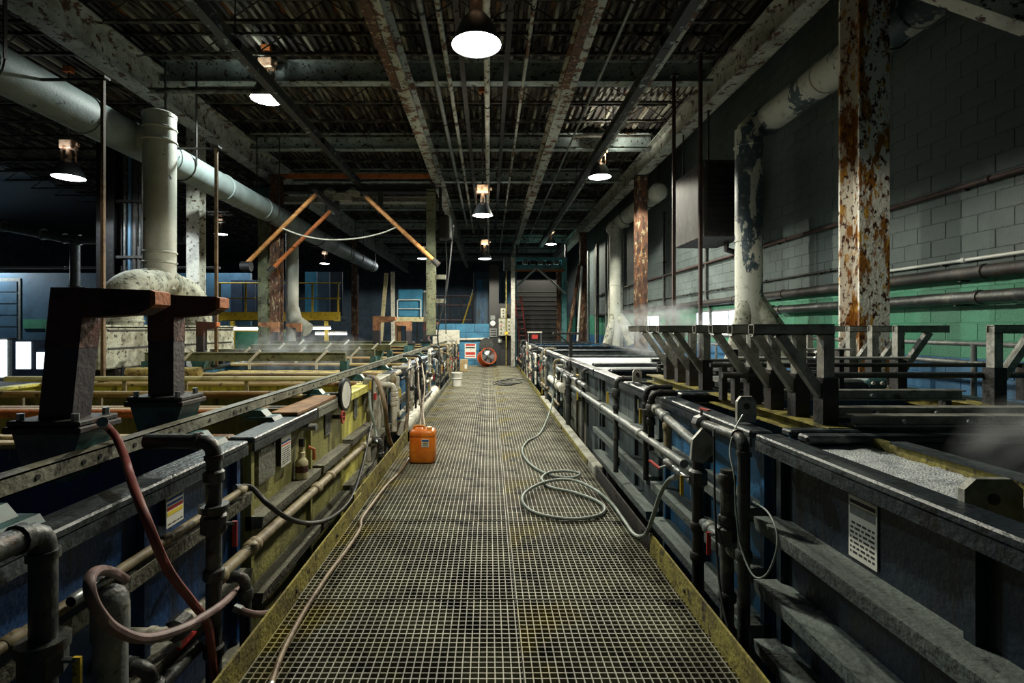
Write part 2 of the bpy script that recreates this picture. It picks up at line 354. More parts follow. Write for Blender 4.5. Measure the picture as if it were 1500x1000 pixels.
# roof deck
DZ = 6.85
ceil = struct(MB().box(-26, 5.7, 1.5, 41.3, DZ+.09, DZ+.15).build('ceiling', 'black'))
def deckmesh():
    prof = []; p = .15
    for i in range(6):
        x = i*p; prof += [(x, .08), (x+.045, .08), (x+.06, 0), (x+.12, 0), (x+.135, .08)]
    prof.append((.9, .08)); m = MB(); n = len(prof)
    m.add([(x, 0, z) for x, z in prof]+[(x, 3.88, z) for x, z in prof], [(i, i+1, n+i+1, n+i) for i in range(n-1)])
    return m.mesh('deck_panel', 'deck')
dm = deckmesh()
for j in range(10):
    for i in range(24):
        x = -15.9+i*.9; y = 2+j*3.9
        o = bpy.data.objects.new('deck_panel', dm); COL.objects.link(o); attach(o, ceil)
        o.location = (x+random.uniform(-.01, .01), y, DZ+random.uniform(-.01, .01))
def joist(x0, x1):
    m = MB()
    for z in (0, .36):
        m.box(x0, x1, -.035, -.015, z, z+.04); m.box(x0, x1, .015, .035, z, z+.04); m.box(x0, x1, -.035, .035, z if z else 0, z+.008)
    n = int((x1-x0)/.5); zz = True; pr = None
    for i in range(n+1):
        p = (x0+(x1-x0)*i/n, 0, .03 if zz else .37)
        if pr: m.sq(pr, p, .018)
        pr = p; zz = not zz
    return m.mesh('bar_joist', 'joist')
j1 = joist(-6.25, 4.2); j2 = joist(-16, -6.35)
BEAMY = [6.0, 9.9, 13.6, 16.6, 20.5, 24.4, 28.3, 32.2, 36.1]
y = 3.3
while y < 40:
    if min(abs(y-b) for b in BEAMY) > .35:
        for me in (j1, j2):
            o = bpy.data.objects.new('bar_joist', me); COL.objects.link(o); attach(o, ceil); o.location = (0, y, DZ-.4)
    y += .98
# girders, cross beams, crane rails
tag(MB().ib('y', 4.3, 5.86, 1.5, 40, .3, .5, .025).build('roof_girder', 'beam_white'), 'pale peeling steel roof girder running beside the block wall', 'girder')
tag(MB().ib('y', -6.3, 5.86, 1.5, 40, .32, .62, .03).build('roof_girder', 'beam_white'), 'white peeling steel roof girder above the long round duct', 'girder')
for b in BEAMY:
    o = MB(); o.ib('x', b, 6.28, -6.28, 4.28, .2, .42, .02)
    tag(o.build('cross_beam', 'beam_blue'), 'pale blue peeling cross beam spanning between the two roof girders', 'beam', 'cross beams under the roof deck')
for sx, yend in ((-1.52, 36), (1.42, 33)):
    t = thing('crane_rail', 'rusty peeling overhead crane rail over the '+('jug side' if sx < 0 else 'wall side')+' of the walkway', 'rail', (sx, 1.5, 5.8))
    MB().ib('y', sx, 5.8, 1.5, yend, .22, .42, .03).build('beam', 'rail_rust', t)
    MB().box(sx-.16, sx-.02, 1.5, 9, 5.76, 5.8).build('flange_plate', 'rust_heavy', t)
    for k in range(9):
        yb = BEAMY[k]
        if yb < yend: MB().box(sx-.05, sx+.05, yb-.04, yb+.04, 6.2, 6.34).build('hanger', 'dark_steel', t)
# slimmer overhead runs
def run(name, label, cat, x, z, y0, y1, r, mat, sqr=False, group=None, hang=True, mh='dark_steel'):
    t = thing(name, label, cat, (x, y0, z), group)
    m = MB()
    if sqr: m.ib('y', x, z-r, y0, y1, r*1.6, r*2, .012)
    else: m.tube([(x, y0, z), (x, y1, z)], r, 10)
    m.build('pipe' if not sqr else 'channel', mat, t, not sqr)
    if hang:
        y = y0+1.2
        while y < y1:
            MB().box(x-.008, x+.008, y-.008, y+.008, z+r*.8, DZ-.3).build('hanger_rod', mh, t)
            MB().lathe([(r+.012, -.02), (r+.012, .02)], (x, y, z), 'y', 10).build('clamp', mh, t)
            y += 3.9
    return t
run('monorail_beam', 'narrow dark overhead track with pale flaking edge over the jug side tanks', 'rail', -3.75, 5.75, 2.5, 15.0, .09, 'track_dark', True)
run('monorail_beam', 'narrow dark overhead track over the wall side tanks', 'rail', 2.62, 5.8, 2.5, 27, .09, 'track_dark', True)
run('monorail_beam', 'slim dark overhead track close beside another over the wall side tanks', 'rail', 2.78, 5.86, 2.5, 27, .05, 'rail_rust', True)
run('conduit', 'pale blue conduit hanging under the roof by the crane rail', 'conduit', -.93, 5.95, 2, 22, .04, 'pipe_grey')
run('conduit', 'rusty flaking conduit hanging under the roof deck', 'conduit', -.7, 6.0, 2, 24, .04, 'rail_rust')
run('conduit', 'speckled white conduit above the row of walkway lamps', 'conduit', -.03, 5.95, 5.0, 30, .055, 'white_peel')
run('conduit', 'thin rusty conduit beside the perforated track', 'conduit', .62, 6.0, 2, 30, .03, 'rail_rust')
run('strut_track', 'dark perforated strut track hanging over the walkway', 'track', .3, 6.0, 2, 30, .05, 'black', True)
run('strut_track', 'dark steel strut track hanging beside the flaking conduit', 'track', -.45, 6.0, 2, 30, .05, 'dark_steel', True)
run('conduit', 'thin grey conduit under the roof deck over the wall side tanks', 'conduit', 2.0, 6.1, 2, 30, .025, 'pipe_grey')
# columns
def column(x, y, z1, w, mat, label, z0=FZ):
    t = thing('steel_column', label, 'column', (x, y, z0))
    MB().hcol(x, y, z0+.03, z1, w, w, .025).build('shaft', mat, t)
    MB().box(x-w*.8, x+w*.8, y-w*.8, y+w*.8, z0, z0+.03).build('base_plate', 'dark_steel', t)
    MB().box(x-w*.65, x+w*.65, y-w*.65, y+w*.65, z1-.03, z1).build('cap_plate', 'dark_steel', t)
    return t
column(4.3, 5.9, 5.86, .34, 'column_rust', 'tall rusty column with flaking white paint beside the bracket racks')
column(4.3, 14.55, 5.86, .30, 'rust_heavy', 'brown rusty column standing beyond the hanging heater box')
column(4.25, 23.2, 5.86, .28, 'rust_heavy', 'rusty column near the blue hoist frame by the block wall')
column(-6.0, 14.55, 5.86, .28, 'rust_heavy', 'rusty brown column beside the green hoist post')
column(-6.3, 24.2, 5.86, .28, 'rust_heavy', 'slim rusty column near the yellow railed platform')
column(-7.0, 12.3, 6.4, .30, 'white_peel', 'white flaking column behind the twin leg duct')
# ------------------------------------------------------------------ lamps
def lamp(x, y, z, label, dia=.58, power=1.0, ztop=None, col=LAMP_C, group=None, spread=174, uplight=.06, uplight_size=125):
    t = thing('pendant_lamp', label, 'lamp', (x, y, z), group); R = dia/2; k = dia/.58
    MB().lathe([(R, 0), (R*.93, .07*k), (R*.62, .26*k), (R*.33, .36*k), (.05, .37*k), (.05, .36*k), (R*.31, .345*k), (R*.6, .25*k), (R*.91, .065*k), (R*.98, 0), (R, 0)], (x, y, z), 'z', 28).build('lamp_shade', 'shade', t, True)
    MB().lathe([(.0001, -.035*k), (R*.5, -.026*k), (R*.97, .005), (R*.97, .012), (.0001, .012)], (x, y, z), 'z', 28).build('lens', 'lens', t, True)
    zt = z+.37*k
    MB().lathe([(.055, 0), (.055, .12), (.045, .14), (.045, .2)], (x, y, zt), 'z', 14).build('socket', 'ballast', t, True)
    m = MB(); m.box(x-.15, x-.135, y-.02, y+.02, zt-.06, zt+.24); m.box(x+.135, x+.15, y-.02, y+.02, zt-.06, zt+.24); m.box(x-.15, x+.15, y-.02, y+.02, zt+.24, zt+.255)
    m.build('yoke', 'ballast', t)
    MB().bbox(x-.13, x+.13, y-.1, y+.1, zt+.2, zt+.38, .015).build('ballast_housing', 'ballast', t)
    for s in (-1, 1): MB().box(x+s*.16-.01, x+s*.16+.04, y-.03, y+.03, zt+.27, zt+.32).build('wing_bolt', 'ballast', t)
    zt2 = ztop or DZ
    if zt2 > zt+.4:
        MB().tube([(x, y, zt+.38), (x, y, zt2)], .018, 8).build('stem', 'dark_steel', t)
        MB().box(x-.08, x+.08, y-.06, y+.06, zt2-.1, zt2).build('junction_box', 'rust_orange', t)
    ld = bpy.data.lights.new('lamp_light', 'SPOT'); ld.spot_size = math.radians(spread); ld.spot_blend = .12; ld.shadow_soft_size = .09; ld.energy = LAMP_W*power*LAMP_K; ld.color = col
    lo = bpy.data.objects.new('lamp_light', ld); COL.objects.link(lo); lo.location = (0, 0, -.15); lo.parent = t
    lk = bpy.data.lights.new('uplight_fill', 'SPOT'); lk.spot_size = math.radians(uplight_size); lk.spot_blend = .6; lk.energy = LAMP_W*power*uplight; lk.color = col; lk.shadow_soft_size = .06  # added upward fill spot that brightens the roof deck and girders
    lo = bpy.data.objects.new('uplight_fill', lk); COL.objects.link(lo); lo.location = (0, -.24, .40*k); lo.rotation_euler = (math.pi, 0, 0); lo.parent = t
    return t
COOL = (.88, .97, 1.0)
lamp(-.11, 4.58, 4.1, 'round pendant lamp over the walkway close above the hose coil', dia=.45, power=.5, spread=170)
lamp(-.135, 11.3, 4.05, 'round pendant lamp over the walkway before the green hoist frame', dia=.45, power=1.05)
lamp(-.14, 17.8, 3.97, 'round pendant lamp over the walkway near the drum fan end', dia=.45, power=1.1)
lamp(-4.15, 9.6, 5.85, 'round pendant lamp tucked behind the narrow overhead track above the tanks', power=.9, spread=156, uplight=.5, uplight_size=168, col=(.9, 1, .92))
lamp(-8.5, 10.4, 4.62, 'round pendant lamp in the dark bay beyond the long round duct', power=.5, spread=150, col=COOL)
lamp(2.85, 13.2, 5.45, 'round pendant lamp beside the pale girder above the foam tank', power=1.5, spread=156, uplight=.25, uplight_size=168, ztop=5.95, col=(1, .97, .8))
lamp(3.3, 27.2, 6.0, 'round pendant lamp over the blue hoist frame', power=1.0)
lamp(-4.0, 31, 5.75, 'far round pendant lamp beyond the green hoist frame', power=1, col=COOL)
lamp(-9.9, 31, 5.45, 'far round pendant lamp above the yellow railed platform', power=.7, col=COOL)
lamp(-12.5, 24, 5.95, 'far round pendant lamp behind the white flaking column', power=.6, col=COOL)
lamp(-24.5, 27-3, 5.1, 'far round pendant lamp above the blue painted wall', power=.8, col=COOL)
# ------------------------------------------------------------------ ducts
def ring(m, o, r, axis, w=.02): m.lathe([(r, -w), (r+.018, -w*.5), (r+.018, w*.5), (r, w)], o, axis, 22)
def duct_run(label, x, z, y0, y1, r, mat, step=1.5, cap=False):
    t = thing('round_duct', label, 'duct', (x, y0, z))
    MB().tube([(x, y0, z), (x, y1, z)], r, 24).build('pipe', mat, t, True)
    y = y0+.4
    while y < y1:
        m = MB(); ring(m, (x, y, z), r, 'y'); m.build('seam_band', mat, t, True); y += step
    y = y0+.8
    while y < y1:
        m = MB(); m.box(x-r-.03, x-r-.012, y-.02, y+.02, z, DZ-.3); m.box(x+r+.012, x+r+.03, y-.02, y+.02, z, DZ-.3)
        m.tube([(x+(r+.02)*math.cos(a*math.pi/8), y, z-(r+.02)*math.sin(a*math.pi/8)) for a in range(9)], .012, 6); m.build('hanger_strap', 'dark_steel', t); y += step*2
    if cap:
        MB().lathe([(.0001, -.16), (r*.7, -.12), (r*1.05, 0), (r*1.05, .05)], (x, y0, z), 'y', 22).build('end_cap', mat, t, True)
    return t
duct_run('long pale round duct hanging beside the white roof girder', -5.75, 4.62, 1.2, 25.5, .27, 'duct_grey_shaded', 1.9)
duct_run('peeling round duct high along the block wall', 4.85, 5.2, 2.2, 9.1, .24, 'duct_peel', 1.6)
duct_run('capped pale round duct on the block wall beyond the heater', 4.7, 5.35, 14.2, 19.6, .24, 'duct', 1.2, True)
# twin leg duct column
t = thing('duct_column', 'pale vertical duct column on twin elbow legs above the hood box', 'duct', (-5.25, 8.2, 1.6))
dx, dy, r = -5.25, 8.2, .235
MB().tube([(dx, dy, 2.2), (dx, dy, 4.95)], r, 24).build('pipe', 'duct', t, True)
for z in (2.62, 2.78, 4.55, 4.75): m = MB(); ring(m, (dx, dy, z), r, 'z'); m.build('seam_band', 'duct', t, True)
for s, yl in ((-1, 7.3), (1, 9.15)):
    pts = [(dx, yl, 1.6), (dx, yl, 1.78)]+[(dx, yl+(dy-yl)*(1-math.cos(a))*.62, 1.78+.42*math.sin(a)) for a in [math.pi/2*i/7 for i in range(1, 8)]]+[(dx, dy, 2.35)]
    MB().tube(pts, [.29]*6+[.285, .28, .27, .25], 22).build('elbow_leg', 'hood', t, True)
    m = MB(); ring(m, (dx, yl, 1.68), .29, 'z'); m.build('flange', 'hood', t, True)
MB().tube([(dx, dy, 4.55), (dx-.3, dy, 4.62)], .2, 20).build('branch', 'duct', t, True)
MB().lathe([(.245, 0), (.245, .05), (.2, .08)], (dx, dy, 4.93), 'z', 22).build('cap', 'duct', t, True)
t = thing('fume_hood', 'speckled off-white long hood box under the twin duct legs', 'hood', (-5.3, 8.3, 1.0))
MB().bbox(-5.62, -5.0, 6.6, 10.1, 1.04, 1.6, .015).build('box', 'hood', t)
for z in (1.31, 1.55): MB().box(-4.997, -4.985, 6.75, 10.0, z-.012, z+.012).build('seam_strip', 'black', t)
MB().box(-5.66, -4.96, 6.56, 10.14, 1.6, 1.625).build('lid', 'hood', t)
for yy in (7.0, 8.4, 9.8): MB().box(-5.6, -5.05, yy-.05, yy+.05, FZ, 1.04).build('leg', 'dark_steel', t)
# wall side duct columns with splayed feet
def splay(x, y, r, ztop, label, mat):
    t = thing('duct_column', label, 'duct', (x, y, .9))
    MB().tube([(x, y, 1.0), (x, y, ztop)], r, 22).build('pipe', mat, t, True)
    MB().tube([(x, y, ztop-.05), (x+.15, y, ztop+.12), (x+.45, y, ztop+.15)], r*.98, 20).build('elbow', mat, t, True)
    for a in (-.75, .1, .95, 2.6):
        MB().tube([(x+.02*math.cos(a), y-.02, 2.25), (x+(.85 if math.cos(a) > 0 else .42)*math.cos(a), y-.45*math.sin(a), 1.0)], [r*.55, r*.75], 14).build('splayed_leg', 'hood', t, True)
    MB().lathe([(r*1.5, 0), (r*1.5, .1), (r, .18)], (x, y, FZ), 'z', 20).build('foot', 'hood', t, True)
    MB().tube([(x, y, FZ), (x, y, 1.0)], r, 20).build('lower_pipe', mat, t, True)
    m = MB(); ring(m, (x, y, 3.1), r, 'z'); ring(m, (x, y, ztop-.3), r, 'z'); m.build('seam_band', mat, t, True)
splay(4.55, 9.0, .225, 5.05, 'peeling blue and white duct column with splayed legs by the block wall', 'duct_peel')
splay(4.5, 18.3, .2, 5.2, 'whole pale duct column with splayed legs further along the block wall', 'duct')
MB_ = MB().tube([(-6.5, 17, FZ), (-6.5, 17, 5.0)], .2, 20)
t = thing('duct_column', 'plain grey duct column behind the green hoist post', 'duct', (-6.5, 17, FZ)); MB_.build('pipe', 'duct', t, True)
MB().tube([(-6.5, 17, 2.2), (-6.35, 16.9, 1.8), (-5.9, 16.8, 1.5)], .23, 16).build('elbow', 'duct', t, True)
# ------------------------------------------------------------------ heater box + rods
t = thing('unit_heater', 'dark steel heater box hanging high before the block wall', 'heater', (4.6, 10.7, 3.3))
MB().bbox(4.17, 5.1, 10.0, 11.5, 3.36, 4.86, .02).build('case', 'heater_side', t)
MB().box(4.25, 5.02, 9.985, 10.0, 3.45, 4.78).build('front_grille', 'black', t)
for k in range(12): MB().box(4.27, 5.0, 9.955, 9.985, 3.5+k*.105, 3.51+k*.105).build('louvre', 'black', t)
MB().tube([(4.9, 10.6, 3.36), (4.9, 10.6, 3.2), (5.2, 10.6, 3.1)], .06, 10).build('flue', 'dark_steel', t)
for yy in (10.1, 11.4):
    MB().box(4.3, 4.33, yy-.015, yy+.015, 4.86, DZ-.35).build('hanger_rod', 'dark_steel', t)
def rod(x, y, z0, z1, w, mat, label):
    tt = thing('hanging_rod', label, 'rod', (x, y, z0))
    MB().box(x-w/2, x+w/2, y-w/2, y+w/2, z0, z1).build('bar', mat, tt)
    MB().box(x-w*1.4, x+w*1.4, y-w*1.4, y+w*1.4, z1-.03, z1).build('top_plate', 'dark_steel', tt)
    MB().box(x-w, x+w, y-w, y+w, z0, z0+.05).build('bottom_clip', 'dark_steel', tt)
    if x < 0: MB().box(-5.5, x, y-.015, y+.015, z1-.05, z1-.02).build('stay', 'dark_steel', tt)
pA = P(151, 470, 6.3); rod(pA.x, 6.3, .92, 4.66, .038, 'rod_brown', 'tan square support rod in front of the fume hood end')
pA = P(317, 470, 8.6); rod(pA.x, 8.6, .92, 4.62, .045, 'rod_brown', 'tan square support rod beside the flaking white column')
pA = P(987, 470, 9.6); rod(pA.x, 9.6, 1.035, 6.3, .055, 'pipe_brown', 'brown support rod at the far side of the heater box')
pA = P(1026, 470, 8.8); rod(pA.x, 8.8, 1.035, 6.3, .055, 'pipe_brown', 'brown support rod at the front of the heater box')
# ------------------------------------------------------------------ wall services (block wall)
def wallpipe(label, z, y0, y1, r, mat, x=None, name='wall_pipe'):
    x = x or WX-r-.03
    t = thing(name, label, 'pipe', (x, y0, z)); MB().tube([(x, y0, z), (x, y1, z)], r, 12).build('pipe', mat, t, True)
    y = y0+.7
    while y < y1:
        MB().lathe([(r+.01, -.025), (r+.01, .025)], (x, y, z), 'y', 12).build('coupling', mat, t, True)
        MB().box(x, WX+.003, y+.28, y+.31, z-r-.015, z-r+.005).build('bracket', 'dark_steel', t); y += 1.9
    return t
wallpipe('thin dark brown pipe high along the grey block wall', 3.2, 3, 26, .03, 'pipe_brown')
wallpipe('thick dusty pipe along the top of the green paint', 2.2, 3, 26, .075, 'dark_steel')
wallpipe('silver conduit just above the green paint', 2.36, 5.2, 7.1, .02, 'wire', name='wall_conduit')
wallpipe('thin black conduit above the green paint', 2.5, 7.5, 24, .018, 'black', name='wall_conduit')
wallpipe('thick grey pipe running across the green paint', 1.92, 3, 9.6, .07, 'pipe_dark', WX-.16)
for i, (px, y0) in enumerate(((1012, 12.9), (948, 16), (925, 19))):
    x = WX-.05; t = thing('wall_conduit', ['dark conduit dropping down the block wall behind the heater', 'dark conduit dropping down the block wall by the brown rusty column', 'dark conduit dropping down the block wall by the pale duct column'][i], 'conduit', (x, y0, 1.6))
    MB().tube(elbow([(x, y0, 5.2), (x, y0, 2.3), (x-.02, y0-.3, 2.0), (x-.02, y0-.35, 1.5)], .15), .035, 10).build('pipe', 'pipe_dark', t, True)
    MB().box(x-.05, WX+.003, y0-.05, y0+.05, 3.6, 3.64).build('strap', 'dark_steel', t)
t = thing('outlet_box', 'small brown box fixed to the grey block wall', 'box', (WX-.04, 7.55, 2.55)); MB().bbox(WX-.08, WX+.002, 7.48, 7.62, 2.5, 2.68, .01).build('case', 'rust_brown', t); MB().box(WX-.09, WX-.08, 7.5, 7.6, 2.52, 2.66).build('cover', 'rust_brown', t)
# handrail behind wall side tanks
t = thing('handrail', 'grey pipe handrail in front of the green painted wall', 'railing', (5.0, 6, FZ))
for z in (1.42, 1.22): MB().tube([(5.0, 3.4, z), (5.0, 13.5, z)], .025, 10).build('rail', 'pipe_grey', t, True)
for k in range(7): MB().tube([(5.0, 3.8+k*1.5, FZ), (5.0, 3.8+k*1.5, 1.42)], .025, 10).build('post', 'pipe_grey', t, True)
# ------------------------------------------------------------------ tanks
def tank(side, y0, y1, mat, ribs, label, xf=1.5, xb=5.5, zr=.88, rimmat='rim_dark', ribmat='ledge', liq='liquid', lz=.25, liqlabel='', divm='divider', studs=True, rw=(.07, .09), rd=.11):
    s = side; xa, xz = s*xf, s*xb
    t = thing('process_tank', label, 'tank', (s*(xf+xb)/2, (y0+y1)/2, FZ))
    def bx(a, b_, c0, c1, z0, z1): return MB().box(min(a, b_), max(a, b_), c0, c1, z0, z1)
    fp = bx(xa, xa+s*.02, y0, y1, FZ, zr).build('front_panel', mat, t)
    bx(xz, xz-s*.02, y0, y1, FZ, zr).build('back_panel', mat, t)
    for yy in (y0, y1-.02): bx(xa+s*.02, xz-s*.02, yy, yy+.02, FZ, zr).build('end_panel', mat, t)
    bx(xa+s*.02, xz-s*.02, y0+.02, y1-.02, FZ, FZ+.02).build('bottom', mat, t)
    for a, b_ in ((xa-s*rw[0], xa+s*rw[1]), (xz-s*rw[1], xz+s*rw[0])): MB().bbox(min(a, b_), max(a, b_), y0, y1, zr, zr+.035, .008).build('rim', rimmat, t)
    lip = bx(xa-s*rw[0], xa-s*(rw[0]-.015), y0, y1, zr-.05, zr).build('lip', rimmat, t)
    for yy in (y0, y1-.09): MB().bbox(min(xa, xz)+.09, max(xa, xz)-.09, yy, yy+.09, zr, zr+.04, .01).build('divider_rim', divm, t)
    for z in ribs:
        a, b_ = xa-s*.11, xa
        MB().prism([(xa-s*rd, z), (xa, z), (xa, z-.09), (xa-s*(rd-.01), z-.07)], 'y', y0+.03, y1-.03).build('rib', ribmat, t)
    if studs:
        n = max(1, int((y1-y0)/.75))
        for k in range(n+1):
            yy = y0+.03+(y1-y0-.1)*k/n
            bx(xa-s*.035, xa, yy, yy+.04, FZ, zr-.06).build('stiffener', mat, t)
    lo = MB().box(min(xa, xz)+.03, max(xa, xz)-.03, y0+.03, y1-.03, lz-.05, lz).build('tank_liquid', liq)
    tag(lo, liqlabel or 'dark liquid surface in the '+label, 'liquid', kind='stuff')
    return t
JS = ' in the jug side row'; WS = ' in the wall side row'
RB = (.62, .17, -.26)
tank(-1, .55, 3.06, 'tank_blue', RB, 'dark blue plastic tank with the hose loop before it', liqlabel='dark liquid in the dark blue tank below the rusty posts')
tank(-1, 3.14, 4.30, 'tank_olive', (.42, -.05), 'dark olive tank with a pale notice on its face', liqlabel='dark liquid in the dark olive tank')
tank(-1, 4.32, 5.20, 'tank_olive', (.42, -.05), rimmat='ledge', label= 'olive tank carrying the cream bottle shaped filter on its ledge', liqlabel='dark liquid in the olive tank next to the yellow one', studs=False)
tank(-1, 5.24, 6.28, 'tank_yellow', (.44, -.03), rimmat='tank_yellow', label= 'bright yellow tank with the round mirror in front of it', liqlabel='murky liquid in the bright yellow tank', liq='liquid_olive', lz=.6, studs=False)
tank(-1, 6.34, 7.5, 'tank_pale', (.2,), rimmat='tank_pale', label= 'pale grey stained tank next to the yellow one', liqlabel='brown crusted liquid in the pale grey stained tank', liq='crust', lz=.8, xb=4.88)
far = [(7.56, 9.6, 'tank_bright', 'crust', .8, 'blue tank behind the looped brown hose'), (9.66, 11.7, 'tank_grey', 'crust', .78, 'grey tank behind the white plastic pipes'), (11.76, 14.0, 'tank_bright', 'liquid_olive', .7, 'blue tank below the green hoist post'),
       (14.06, 16.4, 'tank_navy', 'liquid', .6, 'navy tank just past the green hoist post'), (16.46, 18.8, 'tank_grey', 'liquid', .6, 'grey tank behind the white bucket'), (18.86, 21.4, 'tank_bright', 'liquid', .6, 'blue tank next to the blue block wall')]
for y0, y1, m_, lq, lz, lb in far: tank(-1, y0, y1, m_, (.45, .05), lb, liq=lq, lz=lz, xb=4.88 if y0 < 11 else 5.5)
RR = (.60, .27, -.04)
wr = [(.5, 2.72, 'tank_navy', 'dark navy tank with a weathered paper notice', 'liquid', .55, RR), (2.78, 4.45, 'tank_bright', 'blue ribbed tank behind the standing valve pipes', 'liquid', .6, RR), (4.52, 6.9, 'tank_grey', 'grey ribbed tank under the far bracket rack', 'liquid', .6, RR),
      (6.96, 8.0, 'tank_grey', 'grey foam filled tank beside the wall side walkway kerb', 'foam', .985, (.6,)), (8.06, 10.4, 'tank_pale', 'whitish panelled tank with pale foam near the coiled cable', 'foam', .985, (.5,)),
      (10.46, 13, 'tank_grey', 'grey tank behind the dense valve cluster', 'liquid', .6, (.5, .1)), (13.06, 16, 'tank_navy', 'navy tank with clustered small pipes', 'liquid', .6, (.5, .1)), (16.06, 19, 'tank_bright', 'blue tank near the black cable heap', 'liquid', .6, (.5, .1)), (19.06, 21.4, 'tank_grey', 'grey tank before the control panels', 'liquid', .6, (.5, .1))]
for y0, y1, m_, lb, lq, lz, rb in wr:
    tank(1, y0, y1, m_, rb, lb, xf=1.54, xb=3.85, zr=.99, rw=(.13, .0), rd=.155, ribmat='ledge_cool', liq=lq, lz=lz, divm='rim_dark', liqlabel=('white foam in the ' if lq == 'foam' else 'dark liquid in the ')+lb)
# ---- jug side rail with holes, blocks
def rail_seg(y0, y1, label, x=-1.72, z=1.06, h=.07, mat='rail_grey'):
    t = thing('edge_rail', label, 'rail', (x, y0, z-h), 'long perforated rails along the tank edge')
    m = MB(); m.box(x+.02, x+.026, y0, y1, z-h, z); m.box(x-.05, x+.026, y0, y1, z-.006, z); m.box(x-.05, x+.026, y0, y1, z-h, z-h+.006)
    m.build('channel', mat, t)
    k = 0; y = y0+.15
    while y < y1-.1:
        MB().lathe([(.011, 0), (.011, .004)], (x+.0255, y, z-h*.5), 'x', 10).build('bolt_hole', 'black', t); y += random.choice((.09, .22, .3))
    return t
rail_seg(1.25, 3.9, 'grey perforated rail over the dark blue tank')
rail_seg(3.91, 7.9, 'grey perforated rail over the olive and yellow tanks')
rail_seg(7.91, 13.9, 'grey perforated rail over the blue tank with crusted liquid')
rail_seg(13.91, 21, 'far grey perforated rail past the green hoist post')
for i, yy in enumerate((1.7, 2.95, 3.75, 5.0, 6.6, 8.2, 10.2, 12.4, 15, 18)):
    t = thing('rail_block', 'small teal block carrying the perforated rail '+['beside the bent flanged pipe', 'at the end of the dark blue tank', 'above the white printed notice', 'just before the round dial', 'on the pale stained tank', 'on the blue tank behind the looped hose', 'near the brown sleeved saddle post', 'before the green hoist post', 'past the green hoist post', 'near the blue partition'][i], 'block', (-1.76, yy, .917), 'teal rail blocks')
    MB().prism([(-1.80, .945), (-1.60, .945), (-1.64, .99), (-1.78, .99)], 'y', yy-.05, yy+.05).build('cap', 'teal', t)
    MB().prism([(-1.77, .917), (-1.53, .917), (-1.55, .945), (-1.75, .945)], 'y', yy-.075, yy+.075).build('base', 'teal', t)
# ---- saddle posts
def saddle(x, y, zb, ht, sgn, al, label, w=.15, lean=0., mat='rust_brown', d=.11):
    t = thing('saddle_post', label, 'post', (x, y, zb-.24))
    MB().prism([(x-.15, zb-.04), (x+.15, zb-.04), (x+.085, zb-.252), (x-.085, zb-.252)], 'y', y-.1, y+.1).build('tapered_foot', 'teal', t)
    MB().bbox(x-.17, x+.17, y-.13, y+.13, zb-.04, zb-.01, .006).build('lower_plate', 'dark_steel', t)
    MB().bbox(x-.16, x+.16, y-.12, y+.12, zb-.01, zb+.015, .006).build('base_plate', 'dark_steel', t)
    for sx in (-1, 1):
        for sy in (-1, 1): MB().lathe([(.016, 0), (.016, .03)], (x+sx*.12, y+sy*.09, zb+.015), 'z', 6).build('bolt', 'steel', t)
    h1 = zb+ht*.55; zt = zb+ht
    def sk(z): return x+lean*(z-zb)/ht
    m = MB(); m.add([(sk(z)+sx*w/2, y+sy*d/2, z) for z in (zb+.015, h1) for sx, sy in ((-1, -1), (1, -1), (1, 1), (-1, 1))], [(3, 2, 1, 0), (4, 5, 6, 7), (0, 1, 5, 4), (1, 2, 6, 5), (2, 3, 7, 6), (3, 0, 4, 7)])
    m.build('lower_sleeve', 'rust_sleeve', t)
    m = MB(); m.add([(sk(z)+sx*w/2*1.03, y+sy*d/2*1.03, z) for z in (h1, zt) for sx, sy in ((-1, -1), (1, -1), (1, 1), (-1, 1))], [(3, 2, 1, 0), (4, 5, 6, 7), (0, 1, 5, 4), (1, 2, 6, 5), (2, 3, 7, 6), (3, 0, 4, 7)])
    m.build('upper_post', mat, t)
    xt = sk(zt)
    a0, a1 = xt+sgn*w*.5, xt+sgn*(w*.5+al)
    MB().prism([(a0, zt-.135), (a1-sgn*.06, zt-.12), (a1, zt-.09), (a1, zt-.012), (a0, zt-.002)], 'y', y-d/2, y+d/2).build('arm', mat, t)
    MB().prism([(a1, zt-.09), (a1+sgn*.022, zt-.075), (a1+sgn*.022, zt-.02), (a1, zt-.012)], 'y', y-d/2, y+d/2).build('arm_end', 'rust_orange', t)
    return t
pm('rust_sleeve', c(52, 48, 54), [(c(72, 60, 62), 6, .5, .7, U), (c(38, 30, 32), 12, .55, .66, U)], .55, 0, .2)
saddle(-1.93, 3.08, 1.17, .61, 1, .25, 'upright rusty saddle post on a bolted plate before the fume hood')
saddle(-1.93, 2.34, 1.165, .6, 1, .29, 'leaning rusty saddle post on the dark blue tank', lean=.06)
saddle(-4.75, 8.5, 1.17, .52, 1, .2, 'rusty saddle post standing against the fume hood', w=.12)
saddle(-2.35, 10.8, 1.17, .66, 1, .3, 'rusty brown saddle post with dark sleeve on the blue tank edge', w=.15, mat='rust_tan')
saddle(-5.4, 13.0, 1.17, .56, -1, .3, 'saddle post with arm turned away beside the rusty hoist column', w=.17, mat='rust_tan')
saddle(-5.5, 14.9, 1.17, .55, -1, .25, 'saddle post beside the plain grey duct column', w=.15, mat='rust_tan')
saddle(-2.2, 14.2, 1.17, .6, -1, .3, 'tan topped saddle post below the blue cabinet', w=.14, mat='rust_tan')
saddle(-1.95, 15.9, 1.17, .6, 1, .3, 'brown saddle post next to the green hoist post foot', w=.14)
